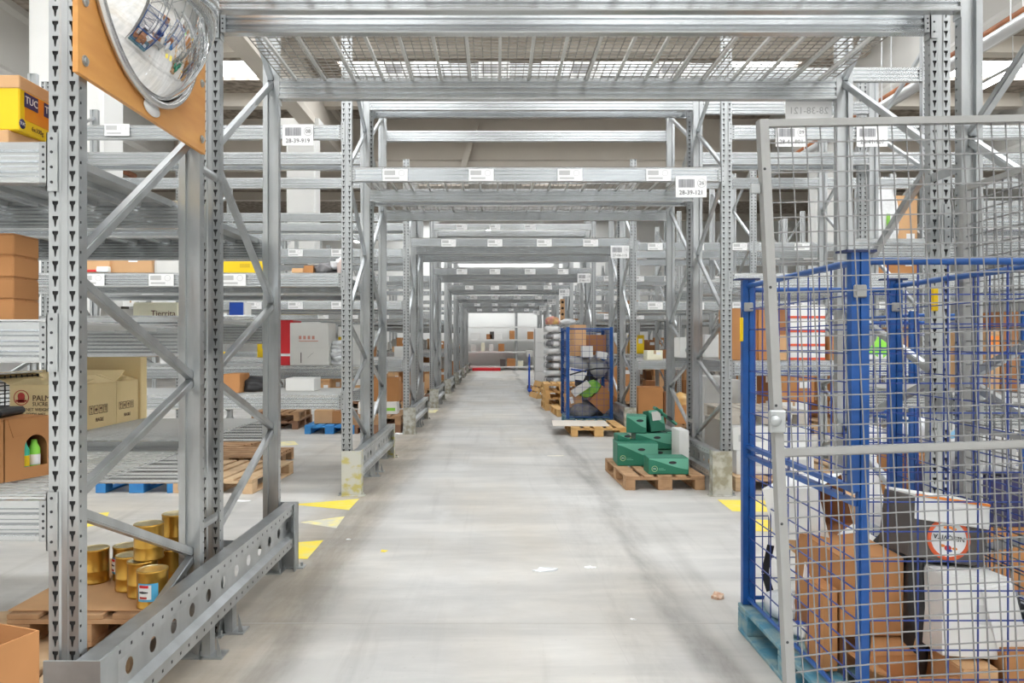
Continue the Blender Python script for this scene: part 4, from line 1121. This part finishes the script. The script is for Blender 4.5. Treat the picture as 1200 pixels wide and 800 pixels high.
MB().tube((0,0,.1),(0,0,1.15),.03,10).build('shaft',bluec,t); MB().cbox(.16,.05,.22,.02,0,Matrix.Translation((0,0,1.05))).build('handle',greyc,t); MB().cbox(.12,.5,.08,.02,0,Matrix.Translation((.02,.1,.03))).build('fork',bluec,t)

# ------------------------------------------------------------------ near blue cage and its waste
cage('mesh_cage','tall blue mesh cage of waste cartons on a teal pallet, nearest right',1.285,2.03,2.69,3.86,.148,1.79,.060,blue,.10,split=True)
pallet('worn teal and blue pallet under the nearest blue mesh cage',(1.665,3.275,0),0,woodt,w=.84,d=1.24)
t=thing('yellow_tag','yellow tag hanging on the far left post of the nearest blue cage','tag',P(869,400,3.80))
MB().cbox(.018,.006,.12,.003).build('tag_card',yelpl,t); MB().tube((0,0,.12),(.006,.0,.16),.002,6).build('string',ink,t)
t=thing('black_strap','black webbing strap hanging inside the far left corner of the blue cage','strap',(1.35,3.80,.16))
b=MB(); b.bar((.03,0,.30),(.0,.0,.16),.035,.004,up=(0,1,0)); b.bar((.0,0,.16),(.05,.01,.0),.035,.004,up=(0,1,0)); b.build('webbing',black,t)

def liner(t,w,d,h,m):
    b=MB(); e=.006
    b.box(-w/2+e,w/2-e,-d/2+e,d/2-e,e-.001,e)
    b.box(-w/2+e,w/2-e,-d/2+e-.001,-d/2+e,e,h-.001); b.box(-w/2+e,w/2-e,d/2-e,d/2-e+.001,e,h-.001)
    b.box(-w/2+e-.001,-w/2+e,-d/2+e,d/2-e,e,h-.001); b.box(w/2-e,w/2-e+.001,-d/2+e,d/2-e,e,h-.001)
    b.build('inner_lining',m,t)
# white box tipped over, dark mouth facing the aisle
n_=Vector((.62,-.76,.16)).normalized(); yv=Vector((-.25,.05,.95)); yv=(yv-n_*yv.dot(n_)).normalized(); xv=yv.cross(n_)
Mx=Matrix((xv,yv,n_)).transposed()
oc=Vector((1.535,3.42,.735)); 
t=open_carton('open_white_carton','white carton tipped over with its dark mouth open, left side of nearest cage',.24,.24,.27,oc-n_*.27,Mx.to_euler(),white,flaps=(1,0,0,0),ang=(35,0,0,0),fl=.13)
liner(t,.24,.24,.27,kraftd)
t=thing('white_flap_board','white board with a round lime green print, leaning low in the nearest cage','board',(1.455,3.30,.40),(R(-52),R(24),R(-10)))
MB().cbox(.24,.006,.26,.001).build('board',white,t)
b=MB(); b.lathe([(.0005,0),(.085,0)],28,0,Matrix.Translation((.03,-.0045,.12))@Matrix.Rotation(R(90),4,'X')); b.build('round_print',mat('lime_print',(.50,.70,.22),.5),t)
text('bio',.05,paper,t,(.03,-.0055,.12),FR)
b=MB(); 
for k,(x,z) in enumerate(((-.09,.19),(-.06,.21),(-.10,.22))): b.lathe([(.0004,0),(.006,0)],8,0,Matrix.Translation((x,-.0045,z))@Matrix.Rotation(R(90),4,'X'))
b.build('black_dots',ink,t)
carton('big_carton','large brown carton with pale top, upright in the middle of the nearest cage',.255,.46,.315,(1.508,3.265,.30),R(0),kraft,False)
carton('carton','brown carton behind the large pale topped one in the nearest cage',.27,.20,.30,(1.60,3.70,.44),R(-4),kraftl,False)
carton('carton','brown carton lying underneath the large pale topped one',.30,.45,.13,(1.55,3.32,.155),R(1),kraftd,False)
open_carton('open_carton','brown carton with open flaps at the lower front, beside the thick blue post',.30,.20,.09,(1.60,2.88,.155),(0,0,R(4)),kraft,flaps=(1,1,1,1),ang=(80,60,70,75),fl=.09)
b=MB(); b.cbox(.012,.12,.30,.003); tag(b.build('carton_flap',kraftl,None,(1.650,3.04,.27),(R(0),R(6),R(4))),'narrow pale carton panel standing right of the large brown carton in the cage','cardboard sheet')
carton('carton','brown carton at the lower left front of the nearest cage',.060,.16,.33,(1.343,3.12,.155),0,kraft,False)
t=thing('badge_carton','dark grey carton with a round white badge hanging askew in the nearest cage','box',(1.770,3.10,.605),(R(-4),R(8),R(-3)))
MB().cbox(.29,.26,.235,.005).build('body',darkg,t)
b=MB(); b.cbox(.285,.010,.10,.003); b.build('white_flap',white,t,(.0,-.142,.150),(R(-8),0,0))
MB().box(-.1425,.1425,-.0075,-.0045,.088,.098).build('orange_edge',orange,t,(.0,-.142,.150),(R(-8),0,0))
MB().cbox(.285,.26,.010,.002).build('white_top',white,t,(0,0,.236))
b=MB(); b.lathe([(.0005,.0),(.070,.0),(.0701,.001)],32); b.build('badge',paper,t,(.0,-.1315,.090),FR)
b=MB(); b.lathe([(.068,.0015),(.083,.0015),(.083,.0),(.068,.0)],32); b.build('badge_ring',mat('badge_orange',(.80,.13,.04),.5),t,(.0,-.1315,.090),FR)
text('NESQVITA',.026,ink,t,(.0,-.1332,.096),(R(90),0,math.pi) if False else (R(90),R(180),0)) 
b=MB(); b.lathe([(.0005,.0012),(.014,.0012)],14,0,Matrix.Translation((0,-.035,0))@Matrix.Scale(.8,4,(0,1,0))); b.build('red_print',redk,t,(0,-.1315,.090),FR)
b=MB()
for x,y in ((-.022,-.028),(.026,-.034),(.0,.045),(-.014,.043),(.016,.041)): b.lathe([(.0005,.0012),(.011,.0012)],12,0,Matrix.Translation((x,y,0))@Matrix.Scale(.5,4,(0,1,0)))
b.build('orange_print',orange,t,(0,-.1315,.090),FR)
b=MB(); b.lathe([(.0005,.0013),(.012,.0013)],12,0,Matrix.Translation((.006,-.044,0))@Matrix.Scale(.4,4,(0,1,0))); b.build('blue_print',bluec,t,(0,-.1315,.090),FR)
carton('white_carton','dented white carton with a small label under the badge carton, nearest cage',.245,.24,.30,(1.790,2.93,.295),0,white,False,lb=(.02,.16,.05,.07),rot=(R(-4),R(3),R(-4)),lbm=MATS['pale_print'])
carton('white_carton','tilted white carton right of the dented one at the right of the nearest cage',.11,.22,.27,(1.930,2.90,.31),0,white,False,rot=(0,R(-14),R(-6)))
carton('carton','brown carton at the lower right front corner of the nearest cage',.14,.22,.20,(1.94,2.85,.155),0,kraft,False,rot=(0,R(-2),R(-8)))
carton('carton','brown carton standing under the dented white carton, nearest cage',.13,.2,.135,(1.76,2.85,.155),0,kraftl,False)
lump('grey_wrap','grey crumpled wrap low at the right of the nearest cage','bag',(1.85,3.10,.155),.10,.14,.10,MATS['grey_sheet'],70)
lump('black_wrap','black plastic sheet in the gap behind the badge carton, nearest cage','bag',(1.80,3.45,.155),.20,.18,.30,black,71)
lump('black_bag','black plastic below the badge carton at the middle of the nearest cage','bag',(1.67,3.02,.155),.035,.05,.34,black,72)
lump('clear_wrap','bluish clear wrap lying at the left of the nearest cage','plastic wrap',(1.40,3.66,.150),.08,.12,.09,film,73)
t=thing('toy_packet','small packet with red and blue print low at the left of the nearest cage','packet',(1.395,3.42,.150),(0,R(12),R(20)))
MB().cbox(.11,.09,.05,.008).build('packet',white,t); MB().cbox(.03,.02,.012,.004,0,Matrix.Translation((.03,0,.05))).build('red_print',red,t); MB().cbox(.04,.05,.012,.004,0,Matrix.Translation((-.025,0,.05))).build('blue_print',bluec,t)
lump('brown_bag','brown paper bag at the bottom left of the nearest cage','bag',(1.39,3.24,.150),.06,.08,.08,kraftl,74)
tag(MB().path([(1.335,2.725,.50),(1.338,2.722,.40),(1.334,2.725,.30),(1.337,2.72,.16)],.009,8).build('cable_tie',black),'black twisted strap hanging by the wires left of the thick blue post','strap')

# ------------------------------------------------------------------ grey mesh gate in front of the cage, and grey side panel
t=thing('mesh_gate','grey steel mesh gate leaning open in front of the nearest blue cage','gate',(0,0,0))
yw=R(2.2); U=Vector((math.cos(yw),math.sin(yw),.030)).normalized(); V=Vector((-.048,0,1)).normalized()
TL=P(893,141,2.585); HG=2.12; BL=TL-V*HG; WG=1.10
def gp(u,v): return BL+U*u+V*v
N_=U.cross(V).normalized()
MB().bar(gp(0,0),gp(0,HG),.038,.030,up=tuple(U)).build('gate_post',greyp,t)
MB().bar(gp(WG,0),gp(WG,HG),.038,.030,up=tuple(U)).build('gate_post',greyp,t)
vm=HG-(1.13)
for v in (HG-.012,vm,.03): MB().bar(gp(.015,v),gp(WG-.015,v),.026,.024).build('rail',greyp,t)
b=MB(); n=int(WG/.05)
for k in range(1,n):
    b.bar(gp(k*WG/n,.03),gp(k*WG/n,HG-.01),.0036,.0036,caps=False)
v=.06
while v<HG-.03:
    sag=.035*max(0,(.95-v)/.95)
    pts=[]
    for i in range(13):
        u=.01+(WG-.02)*i/12; pts.append(gp(u,v-sag*math.exp(-u/.22))-N_*(-.005 if v>0 else 0))
    for a,c in zip(pts,pts[1:]): b.bar(a,c,.0040,.0040,caps=False)
    v+=.0508
b.build('wire_mesh',greyw,t)
q=gp(0,HG-1.02); b=MB(); b.cbox(.055,.02,.075,.004,0,Matrix.Translation(q+Vector((-.008,-.028,-.04)))); b.lathe([(.0005,0),(.018,0),(.018,.01),(.0005,.01)],16,0,Matrix.Translation(q+Vector((-.02,-.04,0)))@Matrix.Rotation(R(90),4,'X')); b.build('lock_box',galvd,t)
q=gp(0,HG-.24); b=MB(); b.cbox(.035,.012,.035,.003,0,Matrix.Translation(q+Vector((-.034,0,-.01)))); b.build('hinge_bracket',galv,t)
for v in (.35,.75,1.15,1.55,1.95): p=gp(0,v); MB().lathe([(.0005,0),(.005,0)],8,0,Matrix.Translation(p+Vector((-.006,-.0205,0)))@Matrix.Rotation(R(90),4,'X')).build('rivet_hole',ink,t)
t=thing('wire_partition','grey steel wire partition standing along the right side of the blue cage','panel',(2.072,2.75,.0))
MB().bar((0,.60,0),(0,.60,2.165),.03,.028,up=(0,1,0)).build('panel_post',greyp,t); MB().bar((0,0,0),(0,0,2.165),.03,.028,up=(0,1,0)).build('panel_post',greyp,t)
for z in (.02,1.1,2.15): MB().bar((0,.015,z),(0,.585,z),.024,.024).build('rail',greyp,t)
b=MB()
for k in range(1,12): b.bar((0,k*.05,.03),(0,k*.05,2.14),.005,.005,caps=False)
for k in range(1,42): b.bar((0,.01,k*.051),(0,.59,k*.051),.005,.005,caps=False)
b.build('wire_mesh',greyw,t)
# second cage and goods in the aisle behind the frames on the right
cage('mesh_cage','blue mesh cage standing behind the nearest right rack frames',3.00,3.80,5.45,6.60,.148,1.70,.05,blue,.11,cap=False)
pallet('blue pallet under the cage behind the nearest right rack frames',(3.40,6.02,0),0,woodb)
carton('big_carton','brown carton at the left in the cage behind the right frames',.36,.5,.5,(3.22,5.80,.15),0,kraft,False)
carton('big_carton','brown carton at the right in the cage behind the right frames',.34,.5,.4,(3.60,5.80,.15),0,kraftl,False)
lump('white_bag','white bag on top of the brown carton in the rear blue cage','bag',(3.30,5.8,.655),.16,.2,.16,bagw,80)
lump('blue_bag','pale blue bag at the right in the rear blue cage','bag',(3.62,5.8,.555),.14,.18,.20,mat('blue_sack',(.25,.50,.70),.4,var=.2,scale=8,bump=.4),81)
y1=ROWS[0]; z12=1.215
for k,(px0,px1,pt,m,lab) in enumerate(((1158,1172,388,kraftl,'tall carton with red marks on the nearest right shelf'),(1173,1196,365,kraftd,'dark brown carton at the right edge, on the nearest right shelf'))):
    D=y1+1.45; x0=(px0-CX)*D/F; x1=(px1-CX)*D/F; h=H-(pt-CY)*D/F-z12
    carton('carton',lab,x1-x0,.35,h,((x0+x1)/2,D+.175,z12),0,m,False,lb=(0,h-.05,(x1-x0)*.8,.05) if k==0 else None,lbm=orange)
carton('carton','plain carton beyond the dark brown one on the nearest right shelf',.42,.35,.22,(3.30,y1+1.62,z12),0,kraft,False)
carton('carton','low brown carton beside the grey mesh panel, nearest right floor pallet',.40,.5,.34,(2.72,y1+1.75,.146),0,kraft,False)
carton('dark_crate','dark navy crate low at the right behind the grey mesh panel',.40,.5,.26,(2.72,y1+1.75,.488),0,navy,False)
lump('white_bag','white bag on the navy crate low at the right','bag',(2.70,y1+1.70,.75),.17,.16,.13,bagw,83)
lump('white_bag','white wrap in front of the rear blue cage at the right','bag',(2.66,5.6,.0),.22,.2,.36,bagw,84)
pallet('brown pallet on the floor of the nearest right rack, behind the mesh panel',(2.76,y1+1.80,0),0,wood,w=.8,d=.9)
t=thing('yellow_sleeve','yellow plastic post guard clipped to the right rack post','post guard',P(1087,365,3.80)); MB().cbox(.03,.02,.115,.004).build('sleeve',yelpl,t)
t.location=(2.20,3.80,1.63)

# ------------------------------------------------------------------ far wall shelving
t=thing('wall_shelving','white and grey shelving rack against the far white wall','shelving',(0,41.6,0))
for X in (-1.9,1.165,4.2):
    for y in (-.35,.35): MB().box(X-.06,X+.06,y-.05,y+.05,0,3.6).build('post',galvd,t)
for z in (.22,1.02,1.68,2.38):
    MB().box(-1.9,4.2,-.42,.42,z-.07,z).build('shelf',wallm,t)
far=[(570,577,392,398,kraftd),(574,579,389,398,darkg),(597,603,388,398,kraft),(618,625,389,398,kraft),(628,635,391,398,kraftd),(552,558,404,412,greyc),(564,568,402,412,cream),(573,578,404,412,greyc),(584,591,403,412,kraft),(586,592,423,431,darkg),(594,604,422,431,kraft),(607,613,425,431,cream),(552,562,391,398,white),(580,588,391,398,white)]
for k,(a,b_,c,d_,m) in enumerate(far):
    D=41.35; z={398:2.38,412:1.68-.66,431:.22}[d_]; z={398:1.68,412:1.02,431:.22}[d_]
    x0=(a-CX)*D/F; x1=(b_-CX)*D/F; h=(d_-c)*D/F
    b=MB(); b.cbox(x1-x0,.3,h,.01); o=b.build('shelf_carton',m,None,((x0+x1)/2,D,z+.004))
    tag(o,'%s box on the far wall shelving, number %s from the left on its shelf'%({'kraft_card_dark':'dark brown','dark_grey_card':'dark grey','kraft_card':'brown','sky_blue':'pale blue','yellow_card':'yellow','grey_card':'grey','ink_red':'red','cream_card':'cream','white_card':'white'}[m.name], ['two','three','five','six','seven','one','two','three','four','one','two','three','one','four'][k]),'box','boxes on the far wall shelving')
tag(MB().box(-1.2,.3,.0,.9,0,.14).build('red_pallet',red,None,(-.0,40.2,0)),'flat red pallet on the floor before the far wall shelving','pallet')

# ------------------------------------------------------------------ fillers on the other shelves
rd=random.Random(21)
POS=['leftmost','second from the left','third from the left','fourth from the left','fifth from the left','sixth from the left']
MN={'kraft_card':'brown','kraft_card_light':'light brown','kraft_card_dark':'dark brown','white_card':'white','grey_card':'grey','cream_card':'cream','blue_card':'blue','red_card':'red','yellow_card':'yellow'}
skip={('l',1),('r',0)}
def fill_mesh(w,d,h,m,k):
    key=('f',k,m.name)
    if key not in CT:
        b=MB(); b.cbox(w,d,h,.006,0); b.box(-w/2-.001,w/2+.001,-.025,.025,h,h+.001,1); b.box(-.02,.02,-d/2-.001,-d/2,h-.06,h,1); b.box(w*.1,w*.38,-d/2-.002,-d/2,h*.55,h*.8,2)
        CT[key]=b.mesh('carton',[m,tape,paper])
    return CT[key]
shapes=[(.30,.30,.22),(.40,.35,.30),(.50,.40,.36),(.26,.30,.16),(.60,.40,.42),(.36,.30,.46)]
mats_=[kraft,kraft,kraftl,kraftl,kraftd,white,white,greyc,cream,kraftl,white,yellow]
nf=0
for side,row,bi,h,xa,xb,yc,z in SHELF:
    if (side,row) in (('l',0),('l',1),('r',0)): continue
    if side=='r' and row==1 and (bi==0 and z<2.0 and h==0): continue
    if side=='r' and row in (1,2) and z>2: continue
    if side=='f' and z>2: p_=.35
    else: p_=.75
    if z>2.6: p_=.25
    if rd.random()>p_: continue
    n=rd.randint(1,4); x=xa+.1+rd.random()*(xb-xa)*.4; k=0
    sidew={'l':'left','r':'right','f':'side'}[side]
    while x<xb-.4 and k<n:
        si=rd.randrange(len(shapes)); w_,d_,h_=shapes[si]
        if row==1 and side=='r' and bi==0 and z<2.0: h_=min(h_,.3); si=si if h_==shapes[si][2] else 0; w_,d_,h_=shapes[si] 
        if x+w_>xb-.05: break
        m=rd.choice(mats_ if z<2.0 else mats_[:9])
        o=link('carton',fill_mesh(w_,d_,h_,m,si),None,(x+w_/2,yc+(-.22 if side!='f' else -.2)+rd.uniform(-.02,.08),z))
        pos='left' if (xa+xb)/2<0 else 'right'
        dist=abs((xa+xb)/2)
        bay='inner' if dist<4 else ('outer' if dist<6.5 else 'outermost')
        lv='lowest' if z<1.5 else ('middle' if z<2.5 else 'upper')
        tag(o,'%s carton, %s, %s shelf, %s %s bay, %s of %s row'%(MN[m.name],POS[k],lv,bay,pos,('front','rear')[h],OR[row]),'box','cartons on the far shelves')
        nf+=1; k+=1; x+=w_+rd.choice([.02,.06,.3,.5])
# floor level goods of rows three to eight
for row in range(2,8):
    D=ROWS[row]
    for sd,spans in (('left',((-1.60,-4.9),)),('right',((2.40,4.05),(4.4,6.8)))):
        for si_,(a,c) in enumerate(spans):
            for h in (0,1):
                if row==2 and (sd=='left' or si_==0) and h==0: continue
                if row==2 and sd=='left': continue
                if row==2 and si_==0 : continue
                x=a; k=0; sg=1 if c>a else -1
                while abs(c-x)>.9 and k<3:
                    xc=x+sg*.46; yc=D+.55+(1.295 if h else 0)
                    pallet('loaded pallet, %s from aisle, %s %s floor, %s of %s row'%(('first','second','third')[k],('inner','outer')[si_],sd,('front','rear')[h],OR[row]),(xc,yc,0),0,rd.choice([wood,woodd,woodl]),detail=False,group='pallets under the far racks')
                    z=.146
                    for lay in range(rd.randint(1,2)):
                        m=rd.choice([kraft,kraftl,kraftd,white,kraft]); hh=rd.choice([2,4,5]); w_,d_,h_=shapes[hh]
                        w2=w_
                        o=link('carton',fill_mesh(w_,d_,h_,m,hh),None,(xc+rd.uniform(-.08,.08),yc-.3,z)); 
                        tag(o,'%s carton, %s layer, %s pallet from aisle, %s %s, %s of %s row'%(MN[m.name],('bottom','top')[lay],('first','second','third')[k],('inner','outer')[si_],sd,('front','rear')[h],OR[row]),'box','cartons on the floor pallets')
                        z+=h_+.002
                        if z>.95: break
                    x+=sg*.98; k+=1

# ------------------------------------------------------------------ floor markings and litter
def mark(name,label,pts,m=None):
    b=MB(); vs=[FP(x,y) for x,y in pts]; n=len(vs)
    b.add([(v.x,v.y,.0008) for v in vs]+[(v.x,v.y,.0022) for v in vs],[list(range(n))[::-1],list(range(n,2*n))]+[(k,(k+1)%n,n+(k+1)%n,n+k) for k in range(n)])
    return tag(b.build(name,m or ymark),label,'floor marking')
mark('floor_arrow','yellow painted floor arrow tip pointing left, just in front of the second left post',[(342,591),(421,584.5),(409,597.5)])
mark('floor_arrow','yellow painted floor patch right behind the nearest left guard rail end',[(318,638),(379,633),(360,655),(318,653)])
mark('floor_arrow','faded yellow floor arrow between the two brighter left ones',[(352,612),(404,605),(394,619)],ymarkf)
mark('floor_arrow','yellow painted patch on the floor beyond the gold cans',[(60,606),(128,600),(122,614),(60,624)])
mark('floor_arrow','yellow painted floor patch at the foot of the second right guard rail',[(841,585.5),(905,586.5),(925,600),(858,599)])
mark('floor_arrow','yellow painted floor patch seen through the blue cage wires',[(872,608),(935,611),(935,624),(880,622)])
mark('floor_arrow','small yellow floor patch beside the third right guard rail',[(738,511),(750,513),(748,519),(739,517)])
mark('floor_arrow','small yellow floor patch at the foot of the third left guard rail',[(499,480.5),(514,480),(510,483.5),(500,483.5)],ymarkf)
mark('floor_arrow','small yellow floor patch farther left in the second cross aisle',[(262,520),(345,517),(350,521),(262,527)],ymarkf)
mark('floor_dot','tiny yellow spot of paint on the floor in the middle',[(447,644),(455,645),(451,647),(446,646.5)])
def scrap(name,label,px,py,sx,sy,m,seed,h=.008,cat='litter'):
    p=FP(px,py); rd2=random.Random(seed); b=MB(); n=9; vs=[(0,0,h)]
    for k in range(n):
        a=2*math.pi*k/n; r=rd2.uniform(.55,1); vs.append((r*sx*math.cos(a),r*sy*math.sin(a),rd2.uniform(.002,h)))
    vs+= [(v[0],v[1],.0008) for v in vs[1:]]
    b.add(vs,[(0,1+k,1+(k+1)%n) for k in range(n)]+[(1+k,1+n+k,1+n+(k+1)%n,1+(k+1)%n) for k in range(n)]+[list(range(1+n,1+2*n))])
    return tag(b.build(name,m,None,(p.x,p.y,0)),label,cat)
scrap('plastic_scrap','crumpled clear plastic scrap lying in the middle of the floor',641,668,.11,.05,film,1,.014)
scrap('paper_scrap','small white torn paper scrap right of the plastic scrap on the floor',691,665,.045,.03,paper,2)
scrap('paper_scrap','crumpled beige paper lump on the floor left of the blue cage',841,700,.045,.05,mat('beige_paper',(.75,.62,.48),.7,col2=(.50,.25,.15),scale=30),3,.035)
scrap('paper_scrap','tiny white paper crumb in front of the right wheel mark',742,726,.02,.015,paper,4)
scrap('paper_scrap','small pale scrap on the floor before the yellowish pallet',652,534,.13,.05,mat('pale_scrap',(.76,.72,.62),.7),5,.005)
scrap('paper_scrap','white scrap of wrap at the foot of the third left post',466,509,.09,.08,paper,6,.03)
scrap('paper_scrap','small white scrap near the faded arrow on the left floor',408,632,.03,.02,paper,7)
scrap('paper_scrap','flat white paper on the floor below the pale empty pallet, left',285,587,.12,.06,paper,8,.006)
# saw cut joints in the slab
b=MB(); b.box(X0,X1,3.984,3.990,.0003,.0012); tag(b.build('floor_joint',mat('joint_line',(.42,.38,.34),.9)),'thin straight joint across the concrete floor of the aisle','floor joint') if False else None
o=b.build('trim_joint_across',mat('joint_line',(.48,.46,.43),.9)); o['kind']='structure'
o=MB().add([(.655,2.6,.001),(.658,2.6,.001),(.463,6.8,.001),(.460,6.8,.001)],[(0,1,2,3)]).build('trim_joint_along',MATS['joint_line']); o['kind']='structure'
